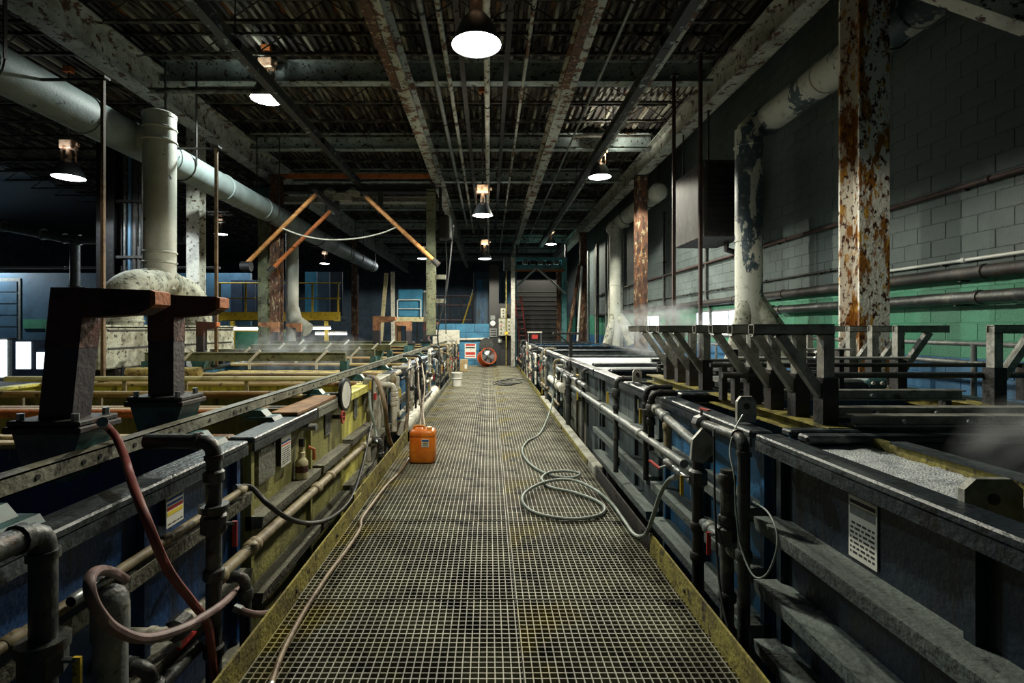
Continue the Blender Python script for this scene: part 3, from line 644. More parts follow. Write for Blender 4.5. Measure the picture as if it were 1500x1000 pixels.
# ---- flight bars with hooks across the jug side tanks
def flight(y, x0, x1, z, label, hooks=3, mat='green_post', h=.11):
    t = thing('work_bar', label, 'bar', ((x0+x1)/2, y, z))
    m = MB(); m.box(x0, x1, y-.03, y+.03, z, z+h); m.box(x0, x1, y-.055, y+.055, z+h, z+h+.012); m.build('beam', mat, t)
    for k in range(hooks):
        x = x0+(x1-x0)*(k+.6)/hooks
        m = MB(); m.sq((x-.02, y-.06, z+.0), (x-.02, y-.06, z+.09-.2), .035, .012); m.sq((x-.02, y-.06, z-.0), (x+.13, y-.06, z+.15), .012, .035); m.build('hook', 'white', t)
    for xx in (x0+.02, x1-.02): MB().box(xx-.05, xx+.05, y-.06, y+.06, .917, z).build('end_rest', 'teal', t)
flight(7.2, -4.8, -2.0, 1.12, 'greenish work bar with white hooks over the crusted tank')
flight(8.8, -4.75, -1.95, 1.1, 'greenish work bar with white hooks next past the crusted tank')
flight(10.5, -4.85, -2.0, 1.12, 'greenish work bar with white hooks before the rusty sleeved post')
flight(12.6, -5.3, -2.0, 1.14, 'far greenish work bar with white hooks before the hoist')
for i, (yy, z, lb) in enumerate(((1.75, 1.0, 'orange rusted pipe lying across the dark blue tank'), (3.5, 1.0, 'long rusted pipe lying across the dark olive tank'), (4.6, .99, 'pale dirty pipe lying across the olive tank'), (5.9, 1.0, 'dirty cream pipe lying across the yellow tank'))):
    t = thing('anode_bar', lb, 'bar', (-3.5, yy, z)); MB().tube([(-5.55, yy, z), (-1.85, yy, z)], .03, 10).build('pipe', ['rust_orange', 'rust_orange', 'divider', 'beige'][i], t, True)
    for k in range(5): MB().box(-4.9+k*.7, -4.86+k*.7, yy-.012, yy+.012, .35, z-.02).build('hanger', 'pipe_tan', t)
t = thing('crust_pipe', 'fat crusted pipe lying across the pale stained tank', 'pipe', (-4.1, 6.9, .95)); MB().tube([(-4.85, 6.9, .985), (-4.0, 6.95, .985), (-3.9, 6.95, .99)], .07, 12).build('pipe', 'crust', t, True); MB().box(-4.6, -4.5, 6.8, 7.05, .9, .95).build('rest', 'dark_steel', t)
# ---- kick plates
def kick(x, y0, y1, label, h=.13, mat='plate_yellow', th=.012):
    t = thing('kick_plate', label, 'plate', (x, y0, 0)); MB().box(x-th/2, x+th/2, y0, y1, -.06, h).build('plate', mat, t)
    y = y0+.2
    while y < y1:
        MB().lathe([(.012, 0), (.012, .008)], (x+(th/2 if x < 0 else -th/2-.008), y, .05), 'x', 8).build('bolt', 'dark_steel', t); y += .8
kick(-1.128, 1.2, 4.55, 'yellowed kick plate along the grating by the dark blue tank')
kick(-1.17, 4.45, 7.4, 'yellowed kick plate along the grating behind the orange jug', .14)
kick(-1.15, 7.5, 21.3, 'long thin kick plate along the far jug side grating', .1, 'rail_grey')
kick(1.15, 1.2, 3.65, 'yellow grimy kick plate by the dark navy tank')
kick(1.17, 3.7, 5.6, 'dark grimy kick plate where the hose crosses', .09, 'dark_steel')
t = thing('kerb', 'pale concrete kerb along the grating by the whitish tank', 'kerb', (1.2, 7, -.1)); MB().bbox(1.155, 1.26, 5.65, 11.5, -.16, .07, .015).build('strip', 'kerb', t); MB().box(1.145, 1.155, 6.0, 11.3, -.05, .05).build('edge_stripe', 'plate_yellow', t)
kick(1.17, 11.6, 21.3, 'yellow edged kick plate by the far valve cluster', .1)
t = thing('pipe_roll', 'fat pale pipe lying along the grating edge behind the jug', 'pipe', (-1.28, 9, 0)); MB().tube([(-1.29, 7.6, .1), (-1.29, 12.2, .1)], .115, 16).build('pipe', 'pvc', t, True)
for yy in (7.9, 11.5): MB().box(-1.4, -1.16, yy, yy+.05, -.1, .0).build('rest', 'dark_steel', t)
# ------------------------------------------------------------------ wall side racks
WZ = 1.034
tt = thing('rack_beam', 'grimy yellow channel beam carrying the bracket racks', 'beam', (1.95, 4.3, WZ-.14))
for a, b_ in ((2.83, 4.40), (4.57, 6.1)): MB().ib('y', 1.95, .95, a, b_, .16, .084, .012).build('channel', 'plate_yellow', tt)
for yy in (2.82, 4.32, 4.58, 6.0): MB().box(1.57, 2.02, yy+.02, yy+.05, .92, .95).build('seat', 'dark_steel', tt)
tt = thing('rack_beam', 'grimy channel beam carrying the racks facing the block wall', 'beam', (3.62, 4.6, WZ-.14))
for a, b_ in ((2.83, 4.40), (4.57, 6.3)): MB().ib('y', 3.62, .95, a, b_, .16, .084, .012).build('channel', 'plate_yellow', tt)
for yy in (2.82, 4.32, 4.58, 6.0): MB().box(3.55, 3.82, yy+.02, yy+.05, .92, .95).build('seat', 'dark_steel', tt)
def hollow(m, a, b_, y, z, w, th=.006):     # square tube along x
    m.box(a, b_, y-w/2, y-w/2+th, z-w/2, z+w/2); m.box(a, b_, y+w/2-th, y+w/2, z-w/2, z+w/2)
    m.box(a, b_, y-w/2, y+w/2, z-w/2, z-w/2+th); m.box(a, b_, y-w/2, y+w/2, z+w/2-th, z+w/2)
def bracket(xp, sgn, y, label, group, L=.43, mat='galv', zt=1.575):
    t = thing('tube_bracket', label, 'bracket', (xp, y, WZ), group); w = .062
    MB().box(xp-w/2, xp+w/2, y-w/2, y+w/2, 1.24, zt-w/2+.001).build('post', mat, t)
    MB().box(xp-w*.72, xp+w*.72, y-w*.72, y+w*.72, WZ, 1.3).build('socket', 'dark_steel', t)
    m = MB(); a, b_ = sorted((xp-sgn*w/2, xp+sgn*L)); hollow(m, a, b_, y, zt, w); m.box(xp-.02, xp+.02, y-w/2+.006, y+w/2-.006, zt-w/2, zt+w/2); m.build('top_tube', mat, t)
    MB().sq((xp+sgn*(L-.16), y, zt-w/2), (xp+sgn*.03, y, 1.2), .05, .05).build('brace', mat, t)
    return t
ORD = ['first', 'second', 'third', 'fourth', 'fifth']
for i, yy in enumerate((2.96, 3.22, 3.5, 3.78)): bracket(1.94, -1, yy, ORD[i]+' grimy tube bracket counted from the dark navy foam tank', 'brackets of the rack beside the upright plate')
for i, yy in enumerate((4.6, 4.9, 5.2, 5.53)): bracket(1.94, -1, yy, ORD[i]+' tube bracket of the farther rack, counted towards the splayed duct column', 'brackets of the rack nearer the splayed duct column')
for i, yy in enumerate((4.57, 4.87, 5.17, 5.5, 5.85)): bracket(3.64, 1, yy, ORD[i]+' pale tube bracket reaching to the green wall, counted towards the splayed duct', 'brackets reaching towards the wall', mat='galv')
bracket(3.64, 1, 3.7, 'single square tube bracket reaching to the block wall past the rusty column', None)
# bars across the wall side tanks
def xbar(y, z, x0, x1, hh, mat, label, kind='beam'):
    t = thing('cross_bar', label, 'bar', ((x0+x1)/2, y, z))
    if kind == 'rod': MB().tube([(x0, y, z), (x1, y, z)], hh, 10).build('rod', mat, t, True)
    else:
        m = MB(); m.box(x0, x1, y-.02, y-.01, z, z+hh); m.box(x0, x1, y-.05, y+.03, z+hh-.01, z+hh); m.box(x0, x1, y-.05, y+.03, z, z+.01); m.build('channel', mat, t)
    for x in (x0+.1, x1-.1): MB().box(x-.02, x+.02, y-.03, y+.03, 1.03, z).build('rest', 'dark_steel', t)
    for x in (x0+.25, x0+.6): MB().lathe([(.014, 0), (.014, .02)], (x, y-.075, z+hh*.5), 'y', 8).build('bolt', 'steel', t)
xbar(2.85, 1.045, 2.0, 3.8, .06, 'galv', 'wide grey channel bar across the dark navy tank end')
xbar(3.05, 1.06, 2.0, 3.8, .06, 'galv', 'grey channel bar right behind the wide one')
xbar(3.55, 1.09, 2.0, 3.25, .07, 'galv', 'short dusty channel bar ending before the wall racks')
xbar(3.75, 1.24, 1.7, 4.2, .022, 'pipe_dark', 'thick dark rod lying through the bracket posts', 'rod')
xbar(3.95, 1.30, 1.7, 4.2, .016, 'pipe_dark', 'thin dark rod lying above the thick one', 'rod')
xbar(4.15, 1.34, 2.0, 3.4, .012, 'wire', 'thin bright rod lying between the racks', 'rod')
xbar(4.4, 1.4, 2.0, 3.1, .01, 'wire', 'thin bright rod higher up between the racks', 'rod')
for i in range(6):
    tt = 5.0+i*.3
    xbar(tt, 1.05+.05*(i % 3), 2.05, 3.55, .045, ['galv', 'dark_steel', 'pipe_grey'][i % 3], ['dusty flat bar', 'black flat bar', 'grey flat bar'][i % 3]+(' in front' if i < 3 else ' at the back')+' of the pile between the racks')
t = thing('trough', 'pale green shallow trough behind the grey channel bars', 'trough', (2.9, 4.6, 1.036)); MB().bbox(2.0, 3.3, 4.5, 4.9, 1.045, 1.13, .02).build('body', 'tank_grey', t); MB().bbox(3.32, 3.5, 4.5, 4.8, 1.04, 1.14, .02).build('end_box', 'teal', t)
for x in (3.36, 3.44): MB().lathe([(.016, 0), (.016, .02)], (x, 4.48, 1.1), 'y', 10).build('knob', 'white', t)
# weir and foam of the near tank
t = thing('weir_plate', 'yellowed inner weir plate behind the white foam trough', 'plate', (2.05, 1.7, .5))
MB().box(1.97, 2.0, .55, 2.69, .6, 1.02).build('plate', 'plate_yellow', t); MB().box(1.95, 2.03, .55, 2.5, 1.02, 1.032).build('top_edge', 'rim_dark', t)
m = MB(); nx, ny = 8, 26; vs = []; fs = []
for j in range(ny+1):
    for i in range(nx+1): vs.append((1.565+.40*i/nx, 1.74+.94*j/ny, .972+random.uniform(-.006, .006)))
for j in range(ny):
    for i in range(nx): a = j*(nx+1)+i; fs.append((a, a+1, a+nx+2, a+nx+1))
m.add(vs, fs); m.box(1.565, 1.965, 1.74, 2.68, .88, .96)
tag(m.build('foam', 'foam', None, True), 'white bubbly foam in the trough behind the dark rim', 'foam', kind='stuff')
def holeplate(p, w, h, label, rot=False):
    t = thing('hole_plate', label, 'plate', p)
    pts = [(p[0]-w/2, p[2]), (p[0]+w/2, p[2]), (p[0]+w/2, p[2]+h*.8), (p[0]+w*.3, p[2]+h), (p[0]-w*.3, p[2]+h), (p[0]-w/2, p[2]+h*.8)]
    MB().prism(pts, 'y', p[1]-.012, p[1]+.012).build('plate', 'galv', t)
    MB().lathe([(.018, 0), (.018, .006)], (p[0], p[1]-.016, p[2]+h*.62), 'y', 12).build('hole', 'black', t)
holeplate((1.62, 1.66, .93), .19, .17, 'grey metal plate with a round hole on the navy tank rim')
holeplate((1.50, 3.0, 1.036), .11, .15, 'grey rounded plate standing on the rim of the blue ribbed tank')
holeplate((1.5, 5.2, 1.036), .09, .13, 'small grey plate standing on the rim of the grey ribbed tank')
# ------------------------------------------------------------------ pipes
def pipe(name, label, pts, r, mat, couple=(), valve=None, hand='yellow', cat='pipe', group=None, rad=.07, flange=()):
    pts = [Vector(p) for p in pts]
    t = thing(name, label, cat, pts[-1], group)
    MB().tube(elbow(pts, rad), r, 12).build('pipe', mat, t, True)
    for p in pts[1:-1]: pass
    for (seg, f) in couple:
        a, b_ = pts[seg], pts[seg+1]; q = a+(b_-a)*f; d = (b_-a).normalized()
        MB().tube([q-d*.03, q-d*.02, q+d*.02, q+d*.03], [r*1.1, r*1.35, r*1.35, r*1.1], 12).build('coupling', mat, t, True)
    for (seg, f) in flange:
        a, b_ = pts[seg], pts[seg+1]; q = a+(b_-a)*f; d = (b_-a).normalized()
        MB().tube([q-d*.015, q+d*.015], r*1.9, 14).build('flange', mat, t, True)
    for i in range(1, len(pts)-1):
        u = (pts[i-1]-pts[i]).normalized(); v = (pts[i+1]-pts[i]).normalized()
        for d in (u, v):
            q = pts[i]+d*(rad+.005); MB().tube([q-d*.012, q+d*.012], r*1.22, 12).build('collar', mat, t, True)
    if valve:
        seg, f, dr = valve; a, b_ = pts[seg], pts[seg+1]; q = a+(b_-a)*f; d = (b_-a).normalized(); dr = Vector(dr)
        vb = MB().tube([q-d*.05, q-d*.035, q+d*.035, q+d*.05], [r*1.2, r*1.7, r*1.7, r*1.2], 8).build('valve_body', 'pipe_dark', t, True)
        st = q+dr*(r*1.7+.04); MB().tube([q, st], .009, 6).build('stem', 'steel', vb)
        MB().sq(st-d*.01, st+d*.11, .022, .009).build('handle', hand, vb)
    return t
KX = -1.3
pipe('riser_pipe', 'dark standing pipe with a red lever valve before the blue tank', [(-1.62, 2.43, 1.05), (KX, 2.43, 1.05), (KX, 2.43, -.6)], .035, 'pipe_dark', [(1, .1), (1, .2), (1, .38), (1, .6)], (1, .235, (1, 0, 0)), 'red', flange=[(1, .19)])
pipe('riser_pipe', 'blue grey bent pipe with a flange and yellow lever near the blue tank end', [(KX, .8, 1.0), (KX, 1.5, 1.0), (KX, 1.5, -.2)], .035, 'pipe_dark', [(0, .5)], (1, .32, (1, 0, 0)), 'yellow', flange=[(1, .28)])
t = thing('capped_pipe', 'fat grey pipe with a round cap inside the hose loop', 'pipe', (-1.31, 1.78, FZ))
MB().tube([(-1.31, 1.78, FZ), (-1.31, 1.78, .60)], .052, 18).build('pipe', 'pipe_grey', t, True)
MB().lathe([(.058, -.1), (.058, 0), (.054, .03), (.042, .055), (.022, .07), (.0001, .074)], (-1.31, 1.78, .62), 'z', 18).build('cap', 'pipe_grey', t, True)
pipe('run_pipe', 'tan pipe with ring unions running low past the olive tanks', [(-1.33, 2.47, .36), (-1.33, 5.75, .33)], .032, 'pipe_tan', [(0, .02), (0, .12), (0, .135), (0, .45), (0, .46), (0, .56), (0, .9)])
pipe('riser_pipe', 'dark bent drain pipe beside the yellow tank', [(-1.33, 5.77, .33), (-1.22, 5.77, .33), (-1.22, 5.77, -.5)], .035, 'pipe_dark', [(1, .2)])
pipe('run_pipe', 'thin tan pipe lying along the upper ledge of the blue tank', [(-1.40, 1.35, .665), (-1.40, 2.95, .665)], .02, 'pipe_tan', [(0, .1), (0, .55), (0, .97)])
pipe('run_pipe', 'dark lower pipe running along the foot of the blue tank', [(-1.36, 1.0, .1), (-1.36, 2.4, .1)], .03, 'pipe_dark', [(0, .5)], (0, .62, (0, 0, 1)), 'yellow')
pipe('run_pipe', 'thick grey lower pipe under the hose loop', [(-1.3, 1.2, -.1), (-1.3, 2.35, -.1)], .045, 'pipe_grey', [(0, .5)])
pipe('stub_pipe', 'short pipe with a red lever below the blue tank ledge', [(-1.5, 2.1, .33), (-1.3, 2.1, .33), (-1.3, 2.3, .33)], .028, 'pvc', [(1, .6)], (1, .3, (0, 0, -1)), 'red')
pipe('stub_pipe', 'short pipe with a yellow lever below the blue tank ledge', [(-1.5, 1.95, .3), (-1.28, 1.95, .3), (-1.28, 1.95, .1)], .028, 'pipe_dark', [(0, .5)], (1, .5, (1, 0, 0)), 'yellow')
pipe('riser_pipe', 'thin dark drain pipe next to the red lever valve pipe', [(-1.36, 2.62, .32), (-1.24, 2.62, .32), (-1.24, 2.62, -.6)], .028, 'pipe_dark', [(1, .1)])
pipe('air_fitting', 'steel quick connect fitting lying on the tan pipe', [(-1.35, 1.66, .7), (-1.35, 1.86, .7)], .016, 'steel', [(0, .15), (0, .5)], cat='fitting')
# wall side pipes
RX = 1.30
pipe('run_pipe', 'dusty grey pipe with a yellow end plate along the ribbed tanks', [(1.30, 3.42, .68), (1.30, 8.4, .67)], .03, 'pipe_grey', [(0, .2), (0, .5), (0, .75)])
pipe('riser_pipe', 'dark pipe bending from the rim of the blue ribbed tank down to the kick plate', [(RX, 3.2, 1.0), (RX, 2.62, 1.02), (RX, 2.62, -.3)], .03, 'pipe_dark', [(0, .05), (0, .12), (1, .45), (1, .9)], (0, .1, (0, 0, 1)), 'red')
pipe('riser_pipe', 'open topped dark pipe with a brown sleeve and red lever', [(1.27, 2.74, .83), (1.27, 2.74, -.4)], .034, 'pipe_dark', [(0, .04), (0, .22), (0, .55)], (0, .28, (-1, 0, 0)), 'red')
pipe('riser_pipe', 'black standing pipe under the leaf shaped plate', [(1.27, 3.12, .8), (1.27, 3.12, -.4)], .034, 'black', [(0, .35), (0, .5)], (0, .1, (-1, 0, 0)), 'yellow')
t = thing('leaf_plate', 'grey leaf shaped plate on top of a black standing pipe', 'plate', (1.27, 3.12, .8)); MB().prism([(1.20, .80), (1.27, .78), (1.34, .84), (1.34, .92), (1.27, .99), (1.21, .92)], 'y', 3.05, 3.075).build('plate', 'galv', t); MB().tube([(1.33, 3.1, .78), (1.33, 3.1, .92), (1.28, 3.1, .96)], .03, 10).build('elbow', 'black', t, True)
pipe('run_pipe', 'dusty pipe sloping along the blue ribbed tank', [(1.33, 4.15, .95), (1.33, 3.2, .83)], .032, 'pipe_grey', [(0, .1), (0, .3)])
pipe('riser_pipe', 'short pipe dropping from the sloping dusty pipe', [(1.33, 3.82, .9), (1.33, 3.82, .66)], .028, 'pipe_tan', [(0, .2)])
pipe('riser_pipe', 'black valve pipe with a yellow lever before the ribbed tanks', [(1.5, 4.15, 1.06), (1.31, 4.15, 1.06), (1.31, 4.15, .6)], .026, 'black', [(1, .5)], (1, .3, (-1, 0, 0)), 'yellow')
pipe('riser_pipe', 'black pipe looping over the rim next to the yellow lever', [(1.55, 4.35, 1.08), (1.33, 4.35, 1.08), (1.33, 4.35, .3)], .024, 'black', [(1, .2)])
pipe('riser_pipe', 'dark valve pipe by the grey ribbed tank', [(1.5, 5.3, 1.06), (1.31, 5.3, 1.06), (1.31, 5.3, .1)], .026, 'pipe_dark', [(1, .3)], (1, .15, (-1, 0, 0)), 'yellow')
pipe('run_pipe', 'low grey pipe running between the standing valve pipes', [(1.29, 2.66, .42), (1.29, 3.08, .42)], .032, 'pipe_grey', [(0, .1), (0, .8)])
pipe('hose_valve', 'steel hose valve with a red lever feeding the hose', [(1.27, 3.1, .62), (1.22, 3.25, .66), (1.17, 3.42, .7)], .017, 'steel', [(1, .2), (1, .5)], (1, .7, (-1, 0, -.3)), 'red', cat='valve')
pipe('run_pipe', 'pale pipe with end cap by the whitish panelled tank', [(1.27, 8.7, .55), (1.27, 10.6, .55)], .065, 'pvc', [(0, .03), (0, .3)])
pipe('run_pipe', 'pale upper pipe along the grey foam tank', [(1.3, 6.9, .8), (1.3, 9.8, .82)], .03, 'pipe_grey', [(0, .1), (0, .4), (0, .7)], (0, .2, (0, 0, 1)), 'yellow')
# random pipework clusters further along
mats_ = [('pvc', 'white plastic'), ('pipe_dark', 'dark steel'), ('pipe_grey', 'grey'), ('black', 'black'), ('pipe_tan', 'tan'), ('pipe_dark', 'dark steel')]
def cluster(sx, y0, y1, n, where, seed, zm=-.4):
    random.seed(seed)
    for k in range(n):
        y = y0+(y1-y0)*(k+random.uniform(.1, .9))/n; mt, nm = random.choice(mats_); x = sx*random.uniform(1.19, 1.36); r = random.choice((.016, .022, .028, .034))
        zt = random.uniform(.75, 1.12); zb = max(zm, random.choice((-.4, -.4, .1, .3))); hc = random.choice(('red', 'yellow', 'black', 'white'))
        pts = [(sx*(1.5 if sx < 0 else 1.55), y, zt), (x, y, zt), (x, y, zb)] if random.random() < .65 else [(x, y+random.uniform(.3, .8), zt), (x, y, zt), (x, y, zb)]
        pipe('riser_pipe', nm+' riser pipe with '+hc+' lever in the '+where+' pipework', pts, r, mt, [(1, random.uniform(.2, .8)), (1, .1)], (1, random.uniform(.2, .7), (-sx, 0, 0)), hc, group=nm+' risers of the '+where+' pipework')
    for k in range(n//3):
        y = random.uniform(y0, y1-1.2); mt, nm = random.choice(mats_); x = sx*random.uniform(1.2, 1.36); z = random.uniform(.15, .95)
        pipe('run_pipe', nm+' level pipe length in the '+where+' pipework', [(x, y, z), (x, y+random.uniform(1, 2.2), z+random.uniform(-.03, .03))], random.choice((.02, .03, .036)), mt, [(0, .2), (0, .7)], group=nm+' level pipes of the '+where+' pipework')
cluster(-1, 7.0, 12.4, 14, 'jug side middle', 11, .27)
cluster(-1, 12.5, 21, 20, 'jug side far', 12)
cluster(1, 7.2, 13, 12, 'wall side middle', 13)
cluster(1, 13, 21.2, 22, 'wall side far', 14)
random.seed(5)
# white plastic loop pipes by the jug
pipe('drain_pipe', 'white plastic drain pipe stepping down behind the brown hose', [(-1.28, 7.2, .9), (-1.28, 7.2, .35), (-1.28, 8.6, .35), (-1.28, 8.6, .95)], .03, 'pvc', [(0, .3), (1, .5), (2, .4)])
pipe('drain_pipe', 'white plastic pipe with ribbed collars before the pale tank', [(-1.5, 6.9, .82), (-1.27, 6.9, .82), (-1.27, 6.9, .2)], .035, 'pvc', [(1, .2), (1, .3), (1, .4)])
# ------------------------------------------------------------------ hoses and cables
def hose(label, pts, r, mat, k=6, name='hose', cat='hose', n=9, ends=True):
    pts = spline(pts, k); t = thing(name, label, cat, pts[0])
    MB().tube(pts, r, n).build('tube', mat, t, True)
    if ends:
        for a, b_ in ((0, 1), (-1, -2)):
            d = (pts[b_]-pts[a]).normalized(); MB().tube([pts[a]-d*.005, pts[a]+d*.035], r*1.25, n).build('ferrule', 'steel', t, True)
    return t
coil = [(812, 566), (808, 606), (793, 632), (773, 646), (765, 660), (773, 676), (792, 690), (816, 698), (840, 699), (850, 694), (835, 690), (808, 691), (795, 698), (796, 706), (808, 714), (840, 721), (873, 733), (886, 745), (876, 755), (843, 760), (808, 757), (778, 748), (765, 733), (772, 719), (795, 707), (822, 702), (846, 705), (873, 718), (895, 736), (913, 760), (930, 783)]
cp = []
for i, (a, b_) in enumerate(coil):
    p = PZ(a, b_, .016 if not (22 <= i <= 27 or 9 <= i <= 11) else .04); cp.append(p)
cp[0] = Vector((1.22, cp[0].y*.78, .55)); cp[1] = Vector((1.0, 8.6, .1)) if False else PX(808, 604, 1.12)
cp = [PX(812, 552, 1.2), PX(809, 590, 1.15)]+cp[2:]+[PX(946, 782, 1.13), PX(958, 752, 1.14), PX(968, 722, 1.145), PX(980, 703, 1.155), PX(990, 699, 1.165)]
hose('grey green hose looped over the grating and up to the red lever valve', cp, .0145, 'hose_grey')
R_ = -1.72
hose('dark red hose draped over the perforated rail', [P(150, 618, 2.15), PX(158, 626, -1.75), PX(170, 640, -1.70), PX(182, 668, -1.6), PX(193, 705, -1.42), PX(215, 762, -1.27), PX(245, 832, -1.22), PX(280, 880, -1.2), PX(303, 912, -1.19), PX(311, 960, -1.19), PX(314, 1005, -1.19), PX(314, 1040, -1.2)], .017, 'hose_red')
hose('faded pink hose looped round the fat capped pipe', [PX(360, 856, -1.42), PX(345, 866, -1.3), PX(326, 884, -1.18), PX(301, 901, -1.15), PX(267, 920, -1.15), PX(213, 935, -1.15), PX(170, 922, -1.15), PX(145, 897, -1.15), PX(133, 872, -1.16), PX(131, 850, -1.18), PX(137, 839, -1.22), PX(149, 835, -1.27), PX(168, 839, -1.33), PX(186, 850, -1.42)], .0165, 'hose_pink')
hose('black hose sagging before the dark olive tank', [PX(345, 714, -1.42), PX(368, 714, -1.38), PX(392, 738, -1.25), PX(425, 760, -1.2), PX(458, 766, -1.2), PX(490, 755, -1.2), PX(515, 728, -1.22), PX(530, 685, -1.26), PX(540, 640, -1.32), PX(544, 622, -1.4)], .015, 'hose_black')
hose('brown hose lying along the yellowed kick plate on the grating', [PZ(395, 1010, .02), PZ(412, 960, .02), PZ(440, 905, .02), PZ(478, 845, .02), PZ(510, 802, .02), PZ(527, 775, .02), PZ(530, 760, .02), PZ(545, 738, .02), PZ(565, 712, .02), PZ(588, 688, .02), PZ(598, 672, .02)], .014, 'hose_brown')
hose('brown hose hanging in a long loop before the blue tank', [PX(540, 552, -1.5), PX(552, 556, -1.32), PX(563, 590, -1.2), PX(567, 625, -1.2), PX(572, 648, -1.2), PX(583, 658, -1.2), PX(593, 640, -1.2), PX(597, 600, -1.2), PX(598, 545, -1.22), PX(600, 528, -1.4)], .026, 'hose_brown')
hose('tan hose rising from the orange jug to the rim', [PX(615, 628, -.88), PX(617, 600, -.98), PX(613, 565, -1.1), PX(612, 535, -1.3), PX(606, 522, -1.5)], .016, 'hose_brown')
hose('second brown hose rising beside the tan one from the jug', [PX(622, 626, -.82), PX(619, 596, -.95), PX(622, 565, -1.0), PX(617, 528, -1.2)], .014, 'hose_brown')
hose('thin grey hose hanging by the switch box of the yellow tank', [PX(541, 575, -1.42), PX(543, 600, -1.36), PX(550, 630, -1.3), PX(551, 648, -1.25)], .016, 'hose_grey')
hose('pale hose stub between the drain pipe and the kick plate', [PX(345, 890, -1.24), PX(370, 899, -1.16), PX(395, 898, -1.15)], .016, 'hose_pink')
hose('thin white cable looped on the standing valve pipes', [PX(1088, 608, 1.42), PX(1077, 628, 1.3), PX(1069, 660, 1.24), PX(1076, 700, 1.22), PX(1078, 745, 1.22), PX(1085, 800, 1.22), PX(1103, 842, 1.22), PX(1122, 842, 1.22), PX(1136, 812, 1.24), PX(1138, 780, 1.26), PX(1125, 750, 1.28), PX(1104, 735, 1.3)], .0045, 'hose_grey', name='cable', cat='cable', n=7)
hose('thin black cable hanging beside the open topped pipe', [PX(1046, 630, 1.24), PX(1047, 720, 1.22), PX(1050, 800, 1.2), PX(1056, 870, 1.18), PX(1070, 935, 1.17), PX(1085, 985, 1.165)], .006, 'hose_black', name='cable', cat='cable', n=7)
random.seed(9)
for q in range(5):
    a0 = random.uniform(0, 3); hose('black cable in the small heap on the grating', [(.45+.4*math.cos(a0+i*.7)*(1-.06*i)+q*.08, 14.6+.6*math.sin(a0+i*.7)+q*.05, .015+.012*q) for i in range(8)], .012, 'hose_black', name='cable', cat='cable', n=6, ends=False)['group'] = 'black cables heaped on the grating'
hose('black cable hanging from the roof to the far jug side tanks', [P(664, 330, 13), P(655, 420, 13.2), P(642, 480, 13.4), P(643, 510, 13.5), P(649, 530, 13.3)], .02, 'hose_black', name='cable', cat='cable')
# ------------------------------------------------------------------ hoist over the jug side tanks
HY = 15.0
t = thing('hoist_frame', 'grimy green hoist frame with orange swing arms over the jug side tanks', 'hoist', (-4.1, HY, 1.4))
for x in (-6.55, -1.68):
    po = MB().hcol(x, HY, 1.38 if x > -3 else 1.1, 5.6, .26, .26, .02).build('post', 'green_post', t)
    MB().box(x-.2, x+.2, HY-.2, HY+.2, (1.38 if x > -3 else 1.1)-.04, 1.38 if x > -3 else 1.1).build('foot_plate', 'dark_steel', po)
    for z in (2.3, 3.0): MB().box(x+.13, x+.42, HY-.05, HY+.05, z, z+.13).build('arm_stub', 'ledge', po)
MB().ib('x', HY, 5.22, -6.68, -1.55, .3, .16, .015).build('cross_beam', 'galv', t)
MB().ib('x', HY, 5.52, -6.68, -1.55, .3, .2, .015).build('top_beam', 'dark_steel', t)
MB().bbox(-6.75, -6.1, HY-.3, HY-.12, 5.25, 5.62, .02).build('end_box', 'teal', t)
for x in (-4.55, -3.9): MB().lathe([(.2, 0), (.2, .1), (.12, .16), (.06, .22)], (x, HY-.25, 5.38), 'z', 18).build('sheave_cover', 'galv', t, True)
MB().bbox(-4.45, -3.92, HY-.32, HY-.18, 5.22, 5.45, .015).build('control_box', 'panel_grey', t)
MB().box(-6.35, -1.6, HY-.1, HY-.02, 5.92, 6.05).build('stop_bar', 'rust_orange', t)
for x in (-6.3, -1.63): MB().box(x-.05, x+.05, HY-.1, HY+.1, 5.6, 6.05).build('hanger', 'dark_steel', t)
def arm(p, q, m_='orange_arm'):
    a = MB().tube([p, q], .055, 10).build('swing_arm', m_, t, True)
    d = (q-p).normalized(); MB().tube([q-d*.02, q+d*.18], .075, 10).build('arm_tip', 'dark_steel', a)
    MB().sq(p+Vector((-.1, -.02, .12)), p+Vector((.12, -.02, -.1)), .04).build('clevis', 'dark_steel', a)
for q_ in (P(463, 284, 13), P(536, 288, 13)): MB().box(q_.x-.06, q_.x+.06, 12.95, HY-.15, q_.z-.04, q_.z+.1).build('boom', 'dark_steel', t); MB().box(q_.x-.06, q_.x+.06, HY-.3, HY-.15, q_.z+.1, 5.5).build('boom_hanger', 'dark_steel', t)
arm(P(463, 284, 13), P(361, 386, 12.9)); arm(P(536, 288, 13), P(635, 381, 12.9)); arm(P(484, 309, 13.7), P(401, 391, 13.5), 'rust_orange')
ca = [P(413, 334, 12.92), P(440, 344, 12.92), P(470, 350, 12.92), P(497, 351, 12.92), P(530, 348, 12.92), P(560, 341, 12.92), P(580, 333, 12.92)]
MB().tube(spline(ca, 5), .018, 7).build('sway_cable', 'pvc', t, True)
MB().tube([P(361, 390, 12.9)-Vector((.12, 0, 0)), P(361, 390, 12.9)+Vector((.12, 0, 0))], .13, 12).build('roller', 'black', t, True)
